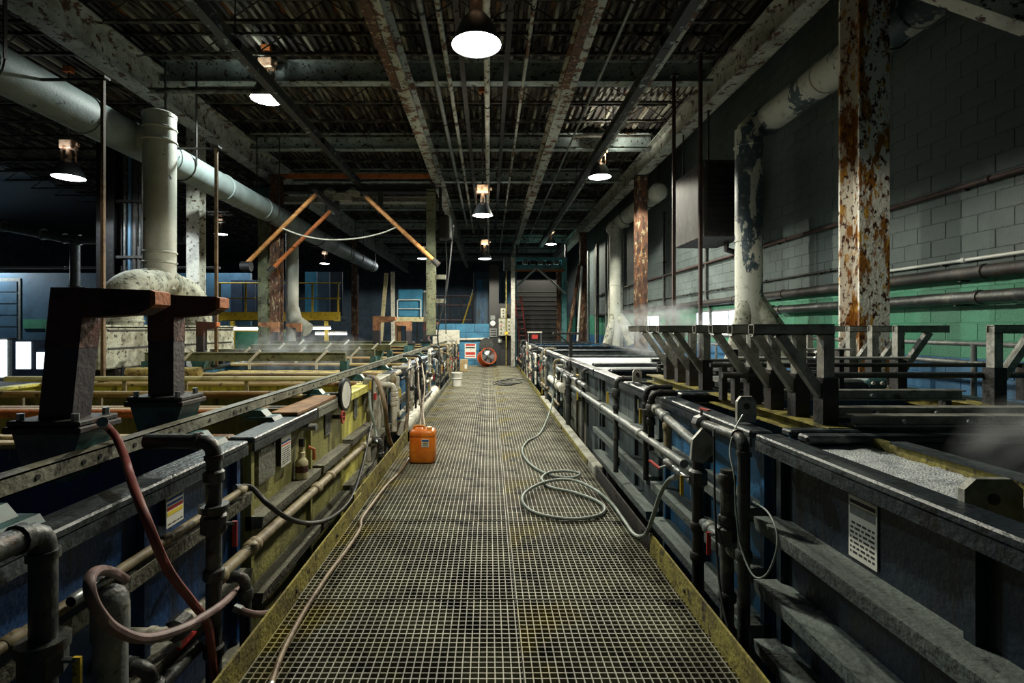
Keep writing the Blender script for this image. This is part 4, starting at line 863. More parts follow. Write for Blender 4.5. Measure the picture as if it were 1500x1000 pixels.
# chain motor hanging by the crane rail
t = thing('chain_hoist', 'dark chain hoist with a pale cover hanging under the rusty crane rail', 'hoist', (-1.35, 15.5, 4.2))
MB().bbox(-1.5, -1.2, 15.3, 15.8, 4.25, 4.95, .04).build('motor', 'dark_steel', t); MB().bbox(-1.19, -1.14, 15.3, 15.8, 4.3, 4.9, .01).build('cover', 'wire', t)
MB().box(-1.5, -1.42, 15.45, 15.6, 4.9, 5.81).build('hanger', 'dark_steel', t)
MB().tube(spline([(-1.3, 15.4, 4.3), (-1.25, 15.3, 3.4), (-1.3, 15.35, 2.4), (-1.28, 15.4, 1.4)], 5), .015, 6).build('chain', 'dark_steel', t)
# ------------------------------------------------------------------ hoist over the wall side tanks
HB = 26.0
t = thing('hoist_frame', 'pale blue hoist frame with white stays over the far wall side tanks', 'hoist', (2.5, HB, FZ))
for x in (1.27, 3.8):
    MB().hcol(x, HB, FZ, 5.1, .26, .26, .02).build('post', 'teal_light', t)
MB().hcol(3.55, HB+.1, FZ, 4.6, .2, .2, .02).build('inner_post', 'rust_heavy', t)
MB().box(1.14, 3.95, HB-.12, HB+.12, 4.55, 4.75).build('cross_beam', 'teal_light', t)
MB().box(1.0, 3.95, HB-.15, HB+.15, 4.98, 5.14).build('top_beam', 'teal_light', t)
MB().box(1.2, 3.8, HB-.14, HB-.1, 4.42, 4.52).build('cover_strip', 'rust_orange', t)
for a, b_ in (((785, 393), (748, 428)), ((787, 393), (829, 430))): MB().tube([P(a[0], a[1], HB-.3), P(b_[0], b_[1], HB-.4)], .05, 8).build('stay', 'wire', t)
MB().bbox(.75, 1.15, HB-.5, HB-.1, 4.2, 5.1, .03).build('gear_cover', 'pipe_grey', t)
for k in range(5): MB().bbox(1.7+k*.4, 1.95+k*.4, HB-.2, HB+.1, 4.78, 4.96, .02).build('motor_block', 'dark_steel' if k % 2 else 'pipe_grey', t)
for x in (1.42, 3.9): MB().box(x-.05, x+.05, HB-.05, HB+.05, 5.14, 5.84).build('hanger', 'dark_steel', t)
# ------------------------------------------------------------------ walkway end
EY = 21.8
bw = thing('block_partition', 'low bright blue block partition closing the walkway', 'partition', (-1, EY, FZ))
MB().box(-2.2, .02, EY+.02, EY+.2, FZ, 1.74).build('core', 'mortar', bw)
for r_ in range(7):
    x = -2.2; z = FZ+r_*.4; first = r_ % 2
    while x < .0:
        L_ = .4 if first else .8; first = 0; x1 = min(x+L_, .02)
        MB().bbox(x+.006, x1-.006, EY, EY+.18, z+.006, min(z+.394, 1.76), .006).build('block', 'blue_block', bw); x = x1
t = thing('poster', 'white poster with red print on the blue block partition', 'poster', (-.77, EY-.02, .5))
MB().box(-1.02, -.54, EY-.016, EY-.002, .3, .92).build('sheet', 'paper', t)
for z0, z1, m_ in ((.82, .9, 'ink_red'), (.72, .78, 'ink'), (.44, .56, 'ink_red'), (.36, .4, 'ink_red')): MB().box(-.98, -.58, EY-.02, EY-.016, z0, z1).build('print', m_, t)
t = thing('white_board', 'large off-white board standing at the end of the jug side tanks', 'board', (-1.7, 21.55, FZ)); MB().bbox(-2.35, -1.22, 21.5, 21.54, .9, 1.5, .008).build('sheet', 'pvc', t)
for x in (-2.3, -1.3): MB().box(x-.03, x+.03, 21.5, 21.56, FZ, .9).build('leg', 'dark_steel', t)
t = thing('wall_shelf', 'white painted ledge pipe along the blue partition', 'pipe', (-1, EY-.1, 1.05)); MB().tube([(-1.3, EY-.1, 1.1), (.1, EY-.1, 1.12)], .05, 10).build('pipe', 'pvc', t, True); MB().box(-.7, -.64, EY-.1, EY, 1.02, 1.08).build('bracket', 'dark_steel', t)
pnl = thing('electric_board', 'black backboard with gauges and grey control boxes by the drum fan', 'control panel', (.6, EY-.3, 0))
MB().box(.02, .42, EY-.32, EY-.28, 0, 4.2).build('backboard', 'black', pnl); MB().box(.42, 1.0, EY-.30, EY-.26, 0, 2.6).build('side_board', 'black', pnl)
g = MB().bbox(.40, .98, EY-1.0, EY-.75, 1.26, 1.96, .015).build('control_box', 'panel_grey', pnl)
for i in range(4):
    for j in range(2): MB().lathe([(.03, 0), (.025, -.03)], (.5+j*.32, EY-1.0, 1.38+i*.15), 'y', 10).build('push_button', ['black', 'black', 'red', 'black'][i] if j == 0 else 'black', g)
MB().box(.66, .72, EY-.75, EY-.3, 1.3, 1.9).build('bracket', 'dark_steel', pnl)
g = MB().bbox(.48, .70, EY-1.0, EY-.8, 1.98, 2.38, .012).build('small_box', 'panel_grey', pnl)
for i in range(3): MB().lathe([(.028, 0), (.024, -.03)], (.59, EY-1.0, 2.05+i*.12), 'y', 10).build('push_button', 'black', g)
g = MB().lathe([(.12, 0), (.12, -.05), (.105, -.05)], (.17, EY-.32, 1.78), 'y', 22).build('gauge', 'pipe_grey', pnl, True); MB().lathe([(.0001, -.052), (.1, -.052), (.1, -.05)], (.17, EY-.32, 1.78), 'y', 22).build('dial', 'white', g); MB().sq((.13, EY-.375, 1.74), (.2, EY-.375, 1.83), .012).build('needle', 'ink', g)
MB().bbox(.07, .27, EY-.38, EY-.32, 1.92, 2.1, .01).build('label_plate', 'pipe_grey', pnl)
g = MB().bbox(.03, .35, EY-.4, EY-.32, 1.2, 1.56, .01).build('meter', 'pipe_grey', pnl)
for i in range(3): MB().box(.07, .31, EY-.405, EY-.4, 1.25+i*.1, 1.31+i*.1).build('meter_window', 'ink', g)
g = MB().bbox(.38, .56, EY-.4, EY-.32, .95, 1.15, .01).build('timer', 'pipe_grey', pnl); MB().lathe([(.0001, -.004), (.06, -.004), (.06, 0)], (.47, EY-.4, 1.05), 'y', 16).build('dial', 'white', g)
t = thing('yellow_pole', 'yellow painted pole standing before the grey control box', 'pole', (.7, EY-1.1, 0)); MB().tube([(.7, EY-1.1, 0), (.7, EY-1.1, 3.9)], .022, 10).build('shaft', 'plate_yellow', t, True); MB().bbox(.64, .78, EY-1.18, EY-1.1, 1.3, 1.42, .01).build('clip', 'yellow', t)
t = thing('steel_stand', 'grey open post standing beside the yellow pole', 'post', (.96, EY-1.1, 0)); MB().hcol(.98, EY-1.0, 0, 4.4, .16, .16, .015).build('shaft', 'galv', t); MB().box(.85, 1.1, EY-1.15, EY-.85, 0, .02).build('base_plate', 'dark_steel', t)
# drum fan
def drum_fan(p, R, yaw, pitch, depth, drum, label, stand=True):
    t = thing('drum_fan', label, 'fan', (p[0], p[1], p[2]-R-.08))
    M = Matrix.Translation(p) @ Matrix.Rotation(yaw, 4, 'Z') @ Matrix.Rotation(pitch, 4, 'X')
    def put(m, name, mat, par=t, sm=True):
        m.v = [tuple(M @ Vector(v)) for v in m.v]; return m.build(name, mat, par, sm)
    put(MB().lathe([(R, 0), (R, depth), (R*.97, depth), (R*.97, 0), (R, 0)], (0, 0, 0), 'y', 30), 'drum', drum)
    for y0 in (0, depth): put(MB().tube([(R*math.cos(a*math.pi/15), y0, R*math.sin(a*math.pi/15)) for a in range(31)], .018, 6), 'rim', drum)
    m = MB()
    for rr in (.25, .45, .65, .85): m.tube([(R*rr*math.cos(a*math.pi/12), -.01, R*rr*math.sin(a*math.pi/12)) for a in range(25)], .004, 5)
    for a in range(12): m.sq((0, -.01, 0), (R*math.cos(a*math.pi/6), -.01, R*math.sin(a*math.pi/6)), .008)
    put(m, 'guard', 'steel')
    put(MB().lathe([(.0001, .05), (.07, .06), (.08, .12), (.08, depth*.8)], (0, 0, 0), 'y', 16), 'motor', 'dark_steel')
    for k in range(4):
        a = k*math.pi/2; m = MB(); u = Vector((math.cos(a), 0, math.sin(a))); v = Vector((-math.sin(a), 0, math.cos(a)))
        m.add([u*.07+v*.04+Vector((0, .16, 0)), u*.07-v*.04+Vector((0, .1, 0)), u*R*.9-v*.16+Vector((0, .1, 0)), u*R*.9+v*.12+Vector((0, .18, 0))], [(0, 1, 2, 3)]); put(m, 'blade', 'steel')
    if stand:
        m = MB()
        for sx in (-.25, .25): m.tube([(p[0]+sx, p[1]-.2, p[2]-R-.06), (p[0]+sx, p[1]+.45, p[2]-R-.06), (p[0]+sx*1.2, p[1]+.2, p[2]-.05)], .018, 8)
        m.tube([(p[0]-.25, p[1]+.2, p[2]-R-.06), (p[0]+.25, p[1]+.2, p[2]-R-.06)], .018, 8); m.build('stand', 'dark_steel', t, True)
    return t
drum_fan(Vector((.0, 20.6, .46)), .33, .45, -.35, .38, 'fan_orange', 'orange drum fan tilted up on the grating at the walkway end')
t = thing('fan_disc', 'grey round fan grille leaning behind the drum fan', 'fan', (-.1, 21.4, .6))
m = MB()
for rr in (.08, .16, .24, .3): m.tube([(-.1+rr*math.cos(a*math.pi/12), 21.4, .86+rr*math.sin(a*math.pi/12)) for a in range(25)], .008, 6)
for a in range(8): m.sq((-.1, 21.4, .86), (-.1+.3*math.cos(a*math.pi/4), 21.4, .86+.3*math.sin(a*math.pi/4)), .01)
m.build('grille', 'pipe_dark', t); MB().lathe([(.29, 0), (.29, .12)], (-.1, 21.42, .86), 'y', 24).build('housing', 'pipe_dark', t, True); MB().box(-.14, -.06, 21.45, 21.52, 0, .6).build('stand', 'dark_steel', t)
t = thing('bucket', 'white plastic bucket standing on the grating', 'bucket', (-.87, 14.0, 0))
MB().lathe([(.125, 0.004), (.125, .05), (.145, .33), (.152, .34), (.152, .37), (.14, .37), (.12, .03), (.0001, .03)], (-.87, 14, 0), 'z', 24).build('pail', 'white', t, True)
MB().tube([(-.87+.15*math.cos(a*math.pi/10), 14-.15*math.sin(a*math.pi/10)*.5-.02, .33-.12*math.sin(a*math.pi/10)) for a in range(11)], .006, 6).build('handle', 'steel', t)
MB().lathe([(.146, .2), (.15, .21), (.146, .22)], (-.87, 14, 0), 'z', 24).build('rib', 'white', t, True)
t = thing('carton', 'brown cardboard carton with a white label on the grating', 'box', (-.9, 18.8, 0)); MB().bbox(-1.05, -.77, 18.7, 19.0, .004, .42, .006).build('body', 'card', t); MB().box(-.88, -.79, 18.695, 18.702, .1, .26).build('label_sticker', 'paper', t); MB().box(-1.05, -.77, 18.84, 18.86, .42, .423).build('tape', 'beige', t)
# ------------------------------------------------------------------ jug
jx, jy = -.78, 6.1
t = thing('jerrycan', 'orange plastic jerrycan with a label standing on the grating', 'jug', (jx, jy, 0))
def rr_ring(w, d, rad, z, n=5):
    pts = []
    for cx_, cy_, a0 in ((w/2-rad, d/2-rad, 0), (-w/2+rad, d/2-rad, 90), (-w/2+rad, -d/2+rad, 180), (w/2-rad, -d/2+rad, 270)):
        for i in range(n): a = math.radians(a0+90*i/(n-1)); pts.append((jx+cx_+rad*math.cos(a), jy+cy_+rad*math.sin(a), z))
    return pts
m = MB(); lv = [(.24, .2, .04, .004), (.285, .245, .05, .015), (.30, .26, .05, .04), (.30, .26, .05, .30), (.292, .252, .05, .31), (.30, .26, .05, .32), (.295, .255, .055, .36), (.26, .22, .06, .385), (.22, .18, .05, .392)]
vs = []; fs = []
for a in lv: vs += rr_ring(*a)
n_ = 20
for i in range(len(lv)-1):
    for k in range(n_): fs.append((i*n_+k, i*n_+(k+1) % n_, (i+1)*n_+(k+1) % n_, (i+1)*n_+k))
fs.append(tuple(range(n_-1, -1, -1))); fs.append(tuple((len(lv)-1)*n_+k for k in range(n_)))
m.add(vs, fs); m.build('body', 'orange', t, True)
m = MB(); m.tube(elbow([(jx-.1, jy-.02, .385), (jx-.1, jy-.02, .425), (jx+.02, jy-.02, .425), (jx+.02, jy-.02, .385)], .02), .016, 8); m.build('handle', 'jug_top', t, True)
MB().lathe([(.035, 0), (.035, .03), (.03, .035)], (jx+.08, jy-.04, .385), 'z', 16).build('cap', 'jug_top', t, True)
lb = MB().box(jx+.0, jx+.085, jy-.1325, jy-.13, .2, .29).build('label_sticker', 'paper', t)
MB().box(jx+.004, jx+.081, jy-.1335, jy-.1325, .262, .286).build('print', 'ink_blue', lb)
for z in (.212, .226, .24): MB().box(jx+.01, jx+.075, jy-.1335, jy-.1325, z, z+.006).build('print', 'ink', lb)
MB().box(jx+.02, jx+.065, jy-.1335, jy-.1325, .247, .258).build('print', 'ink_yellow', lb)
# ------------------------------------------------------------------ notices, gauge, small fittings
def notice(side, y, z0, z1, w_, label, mat='paper', bars=6, stripes=(), xf=1.462):
    s = side; x = s*xf; t = thing('notice', label, 'notice', (x, y, z0))
    def bx(a, b_, y0, y1, c0, c1): return MB().box(min(a, b_), max(a, b_), y0, y1, c0, c1)
    bx(x, x-s*.004, y-w_/2, y+w_/2, z0, z1).build('sheet', mat, t)
    bx(x, s*(1.5 if s < 0 else 1.541), y-w_/2+.01, y+w_/2-.01, z0+.01, z1-.01).build('backing', 'dark_steel', t)
    hh = z1-z0
    for i in range(bars):
        z = z0+hh*(.08+.55*i/bars)
        k = 0; yy = y-w_*.42
        while yy < y+w_*.4:
            l = random.uniform(.012, .035); bx(x-s*.004, x-s*.0048, yy, min(yy+l, y+w_*.44), z, z+hh*.035).build('print', 'ink', t); yy += l+.008
    for (f0, f1, m_) in stripes: bx(x-s*.004, x-s*.005, y-w_*.45, y+w_*.45, z0+hh*f0, z0+hh*f1).build('stripe', m_, t)
    return t
notice(-1, 2.40, .67, .82, .13, 'hazard label with blue, red and yellow bars on the dark blue tank', bars=2, stripes=((.8, .88, 'ink_blue'), (.66, .74, 'ink_blue'), (.52, .62, 'ink_red'), (.36, .48, 'ink_yellow')), xf=1.468)
notice(-1, 3.7, .60, .82, .17, 'white printed notice on the dark olive tank', bars=8, stripes=((.74, .80, 'ink_blue'), (.66, .70, 'ink_red')), xf=1.462)
notice(-1, 4.76, .60, .83, .16, 'greyed printed notice on the olive tank by the filter', mat='pipe_grey', bars=8, xf=1.49)
notice(-1, 5.75, .58, .83, .14, 'greyed printed notice on the bright yellow tank', mat='pipe_grey', bars=8, xf=1.49)
notice(1, 2.11, .62, .88, .16, 'weathered white notice on the dark navy tank', bars=7, stripes=((.88, .94, 'ink'), (.70, .84, 'pipe_grey')), xf=1.537)
notice(1, 5.3, .74, .85, .07, 'small white and yellow label on the grey ribbed tank', bars=2, stripes=((.6, .8, 'ink_yellow'),), xf=1.537)
notice(1, 4.36, .70, .81, .07, 'small white and yellow label on the blue ribbed tank', bars=2, stripes=((.6, .8, 'ink_yellow'),), xf=1.537)
t = thing('bolted_panel', 'rough tan panel fixed on the dark olive tank', 'panel', (-1.49, 3.35, .6)); MB().bbox(-1.498, -1.46, 3.26, 3.52, .58, .82, .004).build('sheet', 'ledge', t)
for a in (3.29, 3.49): MB().lathe([(.01, 0), (.01, .006)], (-1.46, a, .8), 'x', 8).build('screw', 'steel', t)
t = thing('dial_mirror', 'round black rimmed dial facing the walkway above the tank rim', 'gauge', (-1.42, 5.0, .8))
gc = Vector((-1.40, 5.02, .935)); Mg = Matrix.Translation(gc) @ Matrix.Rotation(-.05, 4, 'Z')
def putg(m, nm, mt, par): m.v = [tuple(Mg @ Vector(v)) for v in m.v]; return m.build(nm, mt, par, True)
putg(MB().lathe([(.15, -.025), (.16, -.012), (.16, .01), (.135, .014), (.135, .005), (.0001, .005)], (0, 0, 0), 'x', 28), 'rim', 'black', t)
putg(MB().lathe([(.134, .006), (.134, .010), (.0001, .010)], (0, 0, 0), 'x', 28), 'face', 'white', t)
putg(MB().tube([(-.05, 0, 0), (-.2, 0, 0)], .02, 8), 'mount', 'dark_steel', t)
t = thing('filter_bottle', 'cream bottle shaped filter with a brown band on the tank ledge', 'filter', (-1.445, 3.97, .425))
MB().lathe([(.046, 0), (.048, .01), (.048, .05)], (-1.445, 3.97, .425), 'z', 18).build('base', 'beige', t, True); MB().lathe([(.0485, .05), (.0485, .1)], (-1.445, 3.97, .425), 'z', 18).build('band', 'rust_brown', t, True)
MB().lathe([(.048, .1), (.048, .13), (.03, .155), (.026, .16), (.026, .2), (.02, .205), (.02, .25)], (-1.445, 3.97, .425), 'z', 18).build('neck', 'beige', t, True)
MB().tube([(-1.445, 3.97, .67), (-1.445, 3.97, .73)], .024, 8).build('valve', 'dark_steel', t); MB().tube([(-1.40, 3.99, .66), (-1.36, 4.0, .64), (-1.36, 4.0, .56)], .014, 8).build('tap', 'rust_orange', t, True)
MB().tube([(-1.5, 4.12, .79), (-1.38, 4.12, .79)], .028, 10).build('outlet', 'pipe_grey', t, True)
t = thing('handwheel_valve', 'small red handwheel valve on the olive tank', 'valve', (-1.45, 4.93, .7)); MB().tube([(-1.5, 4.93, .73), (-1.40, 4.93, .73)], .02, 8).build('stem', 'dark_steel', t)
MB().tube([(-1.40, 4.93+.055*math.cos(a*math.pi/8), .73+.055*math.sin(a*math.pi/8)) for a in range(17)], .009, 6).build('wheel', 'red', t); MB().box(-1.41, -1.39, 4.88, 4.98, .725, .735).build('spoke', 'red', t)
t = thing('switch_box', 'grey switch box with a warning sticker between the yellow and pale tanks', 'box', (-1.42, 6.2, .6)); MB().bbox(-1.5, -1.38, 6.12, 6.3, .58, .98, .01).build('case', 'panel_grey', t); MB().box(-1.42, -1.40, 6.115, 6.12, .85, .95).build('sticker', 'yellow', t); MB().box(-1.38, -1.36, 6.18, 6.24, .72, .8).build('switch', 'red', t)
t = thing('ledge_board', 'worn plank lying over the rim of the olive tank', 'plank', (-1.55, 4.4, .917)); MB().bbox(-1.66, -1.45, 3.9, 4.9, .917, .945, .005).build('board', 'wood', t)
# red light stand and T bracket beyond
t = thing('signal_stand', 'small stand with a bright red indicator box over the wall side tanks', 'sign', (1.75, 17, 1.036)); MB().box(1.3, 1.32, 17, 17.04, 1.03, 1.42).build('leg', 'steel', t); MB().box(1.72, 1.74, 17, 17.04, 1.03, 1.42).build('leg', 'steel', t); MB().box(1.28, 1.76, 16.98, 17.06, 1.42, 1.46).build('top_bar', 'pvc', t); MB().bbox(1.42, 1.62, 16.95, 17.05, 1.22, 1.36, .01).build('indicator', 'red', t); MB().box(1.5, 1.53, 17, 17.04, 1.36, 1.42).build('clip', 'dark_steel', t)
t = thing('tee_stand', 'black tee shaped stand on the far foam tank rim', 'stand', (1.55, 9.6, 1.036)); MB().box(1.5, 1.56, 9.57, 9.63, 1.036, 1.46).build('post', 'black', t); MB().bbox(1.2, 1.72, 9.54, 9.66, 1.46, 1.5, .006).build('top', 'dark_steel', t); MB().sq((1.53, 9.6, 1.25), (1.3, 9.6, 1.46), .025).build('brace', 'black', t)
# ------------------------------------------------------------------ background of the jug side
t = thing('platform', 'yellow railed mezzanine platform with navy panels behind the hoist', 'platform', (-9.5, 24, FZ))
MB().box(-12.6, -6.9, 23.9, 25.0, 2.05, 2.12).build('deck', 'dark_steel', t); MB().box(-12.6, -6.9, 23.85, 23.9, 1.9, 2.32).build('edge_beam', 'yellow', t)
for z in (2.95, 3.66): MB().tube([(-12.6, 23.9, z), (-6.9, 23.9, z)], .035, 8).build('rail', 'yellow', t, True)
for x in (-12.5, -11.3, -9.6, -8.2, -7.0): MB().box(x-.035, x+.035, 23.87, 23.94, 2.12, 3.68).build('post', 'yellow', t)
for x in (-12.0, -9.8, -7.6): MB().box(x-.08, x+.08, 24.0, 24.16, FZ, 2.05).build('leg', 'yellow', t)
for k in range(5): MB().box(-12.5+k*.62, -11.93+k*.62, 24.9, 24.95, 2.15, 3.9).build('panel', 'navy', t)
for k in range(3): MB().box(-8.9+k*.62, -8.33+k*.62, 24.9, 24.95, 2.15, 4.3).build('panel', ['blue_box', 'blue_wall', 'navy'][k], t)
for i, (x0, x1, y_, z) in enumerate(((-12.0, -10.4, 23.2, 1.54), (-8.2, -7.2, 23.4, 1.56), (-8.3, -6.8, 24.6, 1.3))):
    t = thing('strip_light', ['fluorescent strip light under the platform by the flaking column', 'fluorescent strip light under the platform by the hoist post', 'lower fluorescent strip light deep under the platform'][i], 'lamp', (x0, y_, z))
    MB().tube([(x0, y_, z), (x1, y_, z)], .045, 8).build('tube', 'tube_lamp', t, True); MB().box(x0, x1, y_-.06, y_+.06, z+.05, z+.12).build('housing', 'white', t)
    for x in (x0+.2, x1-.2): MB().box(x-.01, x+.01, y_-.01, y_+.01, z+.12, 2.06 if y_ > 23.9 else 1.92).build('hanger', 'dark_steel', t)
    MB().box(x0, x1, y_-.02, 23.9 if y_ < 23.9 else y_+.02, 1.9, 1.93).build('carrier', 'dark_steel', t)
t = thing('green_bin', 'green storage panel under the yellow platform', 'panel', (-10.5, 23.5, FZ)); MB().box(-12.3, -8.9, 24.6, 24.7, FZ, 1.5).build('sheet', 'block_green', t); MB().box(-12.3, -8.9, 24.55, 24.6, 1.4, 1.5).build('top_edge', 'yellow', t)
t = thing('blue_cabinet', 'bright blue machine cabinet with a white handrail on a tan stand', 'cabinet', (-3.3, 22.5, FZ))
MB().bbox(-3.9, -2.85, 22.1, 23.0, 2.05, 3.25, .05).build('body', 'blue_box', t); MB().bbox(-2.84, -2.7, 22.2, 22.9, 2.05, 3.2, .03).build('side_box', 'wire', t); MB().box(-4.1, -2.6, 22.0, 23.1, 1.85, 2.05).build('stand_top', 'beige', t)
for x in (-4.0, -2.7):
    for yy in (22.06, 23.04): MB().box(x-.06, x+.06, yy-.06, yy+.06, FZ, 1.85).build('leg', 'wood', t)
MB().tube(elbow([(-3.9, 21.95, 2.0), (-3.9, 21.95, 2.78), (-2.9, 21.95, 2.78), (-2.9, 21.95, 2.0)], .08), .028, 8).build('handrail', 'wire', t, True); MB().tube([(-3.9, 21.95, 2.4), (-2.9, 21.95, 2.4)], .022, 8).build('mid_rail', 'wire', t, True)
for i, (a, b_, lb) in enumerate((((566, 400), (552, 490), 'pale wooden board leaning by the blue cabinet'), ((575, 398), (577, 490), 'upright pale board next to the leaning one'), ((629, 425), (625, 490), 'pinkish post standing beside the blue cabinet'))):
    p, q = P(a[0], a[1], 21.8), P(b_[0], b_[1], 21.65); q.z = FZ; t = thing('board', lb, 'board', q)
    MB().sq(q, p, .16, .06).build('plank', ['beige', 'pvc', 'hose_pink'][i], t); MB().sq(q-Vector((.15, 0, 0)), q+Vector((.15, 0, 0)), .06).build('foot', 'dark_steel', t)
t = thing('conduit_rack', 'dark tall rack of vertical conduits behind the pale duct column', 'rack', (-8.6, 12, FZ))
MB().hcol(-8.85, 12, FZ, 6.4, .4, .3, .03).build('upright', 'black', t)
for k in range(6): MB().tube([(-8.5+k*.12, 12, FZ), (-8.5+k*.12, 12, 6.4)], .03+.012*(k % 3), 8).build('conduit', ['pipe_dark', 'blue_wall', 'dark_steel'][k % 3], t, True)
for z in (1.9, 3.2, 4.5): MB().box(-8.7, -7.8, 11.93, 12.07, z, z+.06).build('cross_bar', 'dark_steel', t)
for i, (p, lb) in enumerate((([(-21, 22, 4.15), (-11.5, 22, 4.15)], 'bright level conduit along the top of the blue painted wall'), ([(-20, 20, 5.75), (-16.2, 20, 5.0), (-11.8, 20, 5.0)], 'fat sloping pipe below the dark roof joists'), ([(-16.1, 20, FZ), (-16.1, 20, 5.0)], 'fat standing pipe under the sloping one'), ([(-14.5, 21, FZ), (-14.5, 21, 4.9)], 'brownish standing pipe before the blue painted wall'))):
    pipe('service_pipe', lb, p, [.05, .17, .17, .2][i], ['wire', 'pipe_grey', 'pipe_grey', 'hose_pink'][i], [(0, .3), (0, .7)], rad=.3)
t = thing('lamp_strut', 'rusty level strut pipe carrying a lamp below the white girder', 'pipe', (-5, 9.4, 5.87)); MB().tube([(-6.2, 9.35, 5.9), (-3.75, 9.35, 5.88)], .05, 10).build('pipe', 'joist', t, True); MB().box(-4.2, -4.1, 9.3, 9.4, 5.9, 6.3).build('clamp', 'dark_steel', t)
t = thing('diagonal_brace', 'white flaking diagonal brace dropping to the block wall', 'beam', (4, 4.5, 4.5)); MB().sq((2.8, 5.3, 5.72), (5.34, 3.85, 3.44), .2, .16).build('beam', 'white_peel', t); MB().box(5.40, 5.495, 3.6, 3.95, 3.24, 3.5).build('wall_plate', 'dark_steel', t)
# far background beyond the walkway end
t = thing('blue_machine', 'tall dark blue machine housing beyond the walkway end', 'machine', (.3, 23.5, FZ)); MB().bbox(-.75, 1.3, 24.6, 26.2-.7, FZ, 4.3, .05).build('body', 'navy', t)
for k in range(3): MB().box(-.6+k*.65, -.05+k*.65, 24.57, 24.6, 1.0, 3.9).build('door', 'tank_bright', t)
t = thing('dark_machine', 'dark slatted machine under the pale blue hoist frame', 'machine', (2.8, 30, FZ)); MB().bbox(1.4, 4.6, 30, 32, FZ, 4.4, .05).build('body', 'black', t)
for k in range(12): MB().box(1.5, 4.5, 29.95, 30, .8+k*.26, .88+k*.26).build('slat', 'dark_steel', t)
t = thing('stair', 'steep steel stair with a yellow pole beyond the blue partition', 'stair', (-1.6, 26, FZ))
for s_ in (0, .8): MB().sq((-1.2-s_*.3, 26.0+s_, FZ+.5), (.0-s_*.3, 26.0+s_, 3.6), .2, .06).build('stringer', 'dark_steel', t)
for k in range(12): MB().box(-1.35+k*.1, -1.05+k*.1, 25.9, 26.9, .15+k*.28, .19+k*.28).build('tread', 'dark_steel', t)
MB().tube([(-1.4, 25.9, 1.5), (-.6, 25.9, 4.0)], .04, 8).build('handrail', 'yellow', t, True)
t = thing('guard_rail', 'pinkish guard rail beyond the blue partition', 'railing', (-3, 28, FZ))
for z in (2.0, 2.8, 3.3): MB().tube([(-4.5, 28, z), (-.9, 28, z)], .04, 8).build('rail', 'hose_pink', t, True)
for k in range(7): MB().tube([(-4.5+k*.6, 28, FZ), (-4.5+k*.6, 28, 3.3)], .035, 8).build('post', 'dark_steel', t, True)
t = thing('red_ladder', 'red steel ladder leaning by the dark slatted machine', 'ladder', (1.6, 23, FZ))
for s_ in (0, .3): MB().sq((1.6+s_, 22.3, FZ), (1.15+s_, 23.2, 3.0), .05).build('rail', 'red_dark', t)
for k in range(8): MB().sq((1.42-k*.035, 22.66+k*.07, .65+k*.3), (1.72-k*.035, 22.66+k*.07, .65+k*.3), .03).build('rung', 'red_dark', t)
for k in range(9):
    y_ = 20+k*1.15; x = 5.2+.15*(k % 2); pipe('wall_riser', ['grey', 'dark', 'pale'][k % 3]+' vertical conduit on the far block wall behind the hoist frame', [(x, y_, FZ), (x, y_, 5.6)], [.05, .07, .035][k % 3], ['pipe_grey', 'pipe_dark', 'pvc'][k % 3], [(0, .5)], group=['grey', 'dark', 'pale'][k % 3]+' vertical conduits on the far block wall')
pipe('leaning_pipe', 'bright steel pipe leaning beside the far rusty column', [(3.6, 21.6, FZ), (3.95, 21.8, 4.2)], .045, 'wire', [(0, .5)])
pipe('leaning_pipe', 'rusty pipe leaning beside the far rusty column', [(3.1, 22.2, FZ), (3.95, 22.3, 4.3)], .08, 'rust_heavy', [(0, .5)])
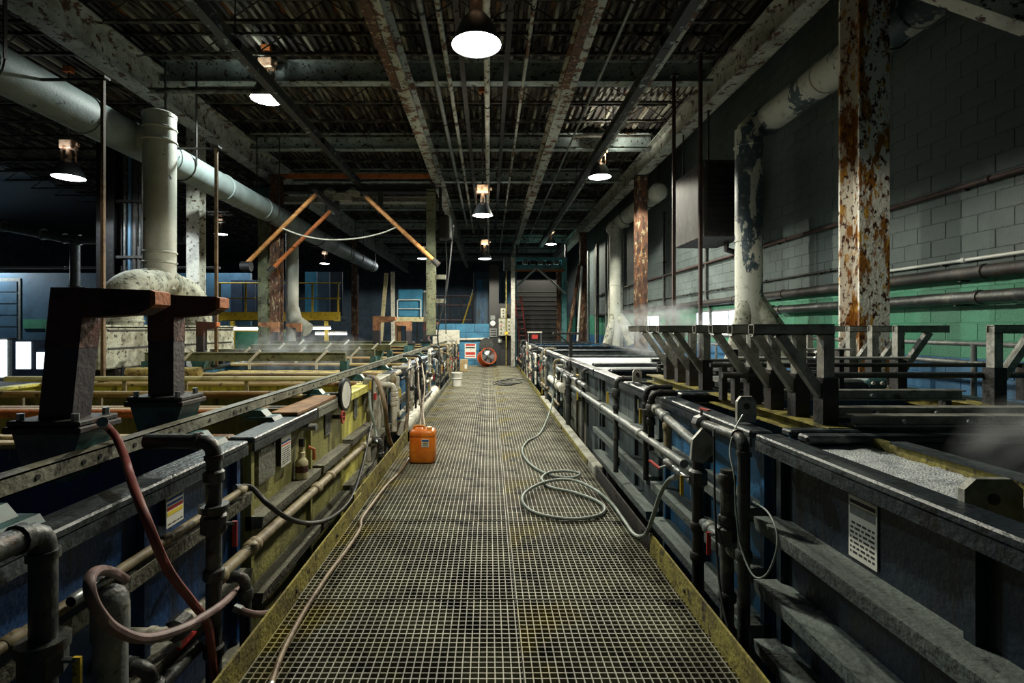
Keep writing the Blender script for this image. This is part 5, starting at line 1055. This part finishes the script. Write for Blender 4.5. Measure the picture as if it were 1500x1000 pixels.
# ------------------------------------------------------------------ steam
def steam(label, p, sx, sy, sz, dens):
    m = MB(); prof = [(math.sin(math.pi*i/8)+1e-4, -math.cos(math.pi*i/8)) for i in range(9)]; m.lathe(prof, (0, 0, 0), 'z', 14); m.v = [(p[0]+v[0]*sx, p[1]+v[1]*sy, p[2]+v[2]*sz) for v in m.v]
    k = 'steam_%d' % len(MATS); mt = bpy.data.materials.new(k); mt.use_nodes = True; nt = mt.node_tree; N = nt.nodes; L = nt.links; N.remove(N['Principled BSDF'])
    vo = N.new('ShaderNodeVolumePrincipled'); vo.inputs['Color'].default_value = (.9, .95, 1, 1); vo.inputs['Anisotropy'].default_value = .2
    tc = N.new('ShaderNodeTexCoord'); nz = N.new('ShaderNodeTexNoise'); nz.inputs['Scale'].default_value = 3.2; nz.inputs['Detail'].default_value = 4; nz.inputs['Distortion'].default_value = 1.2; L.new(tc.outputs['Object'], nz.inputs[0])
    mr = N.new('ShaderNodeMapRange'); mr.inputs[1].default_value = .48; mr.inputs[2].default_value = .75; mr.inputs[4].default_value = dens; L.new(nz.outputs[0], mr.inputs[0])
    ge = N.new('ShaderNodeMapping'); ge.inputs['Location'].default_value = (-p[0]/sx, -p[1]/sy, -p[2]/sz); ge.inputs['Scale'].default_value = (1/sx, 1/sy, 1/sz); L.new(tc.outputs['Object'], ge.inputs[0])
    gr_ = N.new('ShaderNodeTexGradient'); gr_.gradient_type = 'SPHERICAL'; L.new(ge.outputs[0], gr_.inputs[0])
    mu = N.new('ShaderNodeMath'); mu.operation = 'MULTIPLY'; L.new(mr.outputs[0], mu.inputs[0]); L.new(gr_.outputs[1], mu.inputs[1]); L.new(mu.outputs[0], vo.inputs['Density'])
    L.new(vo.outputs[0], N['Material Output'].inputs['Volume']); MATS[k] = mt
    tag(m.build('steam', k, None, True), label, 'steam', kind='stuff')
steam('white steam rising over the far bracket rack', (2.8, 8.2, 1.55), 1.0, .8, .5, 14)
steam('thin steam over the dark navy tank', (2.75, 2.1, 1.02), .75, .6, .35, 9)
steam('thin steam over the crusted jug side tanks', (-3.0, 8.1, 1.2), 1.3, .8, .4, 3)
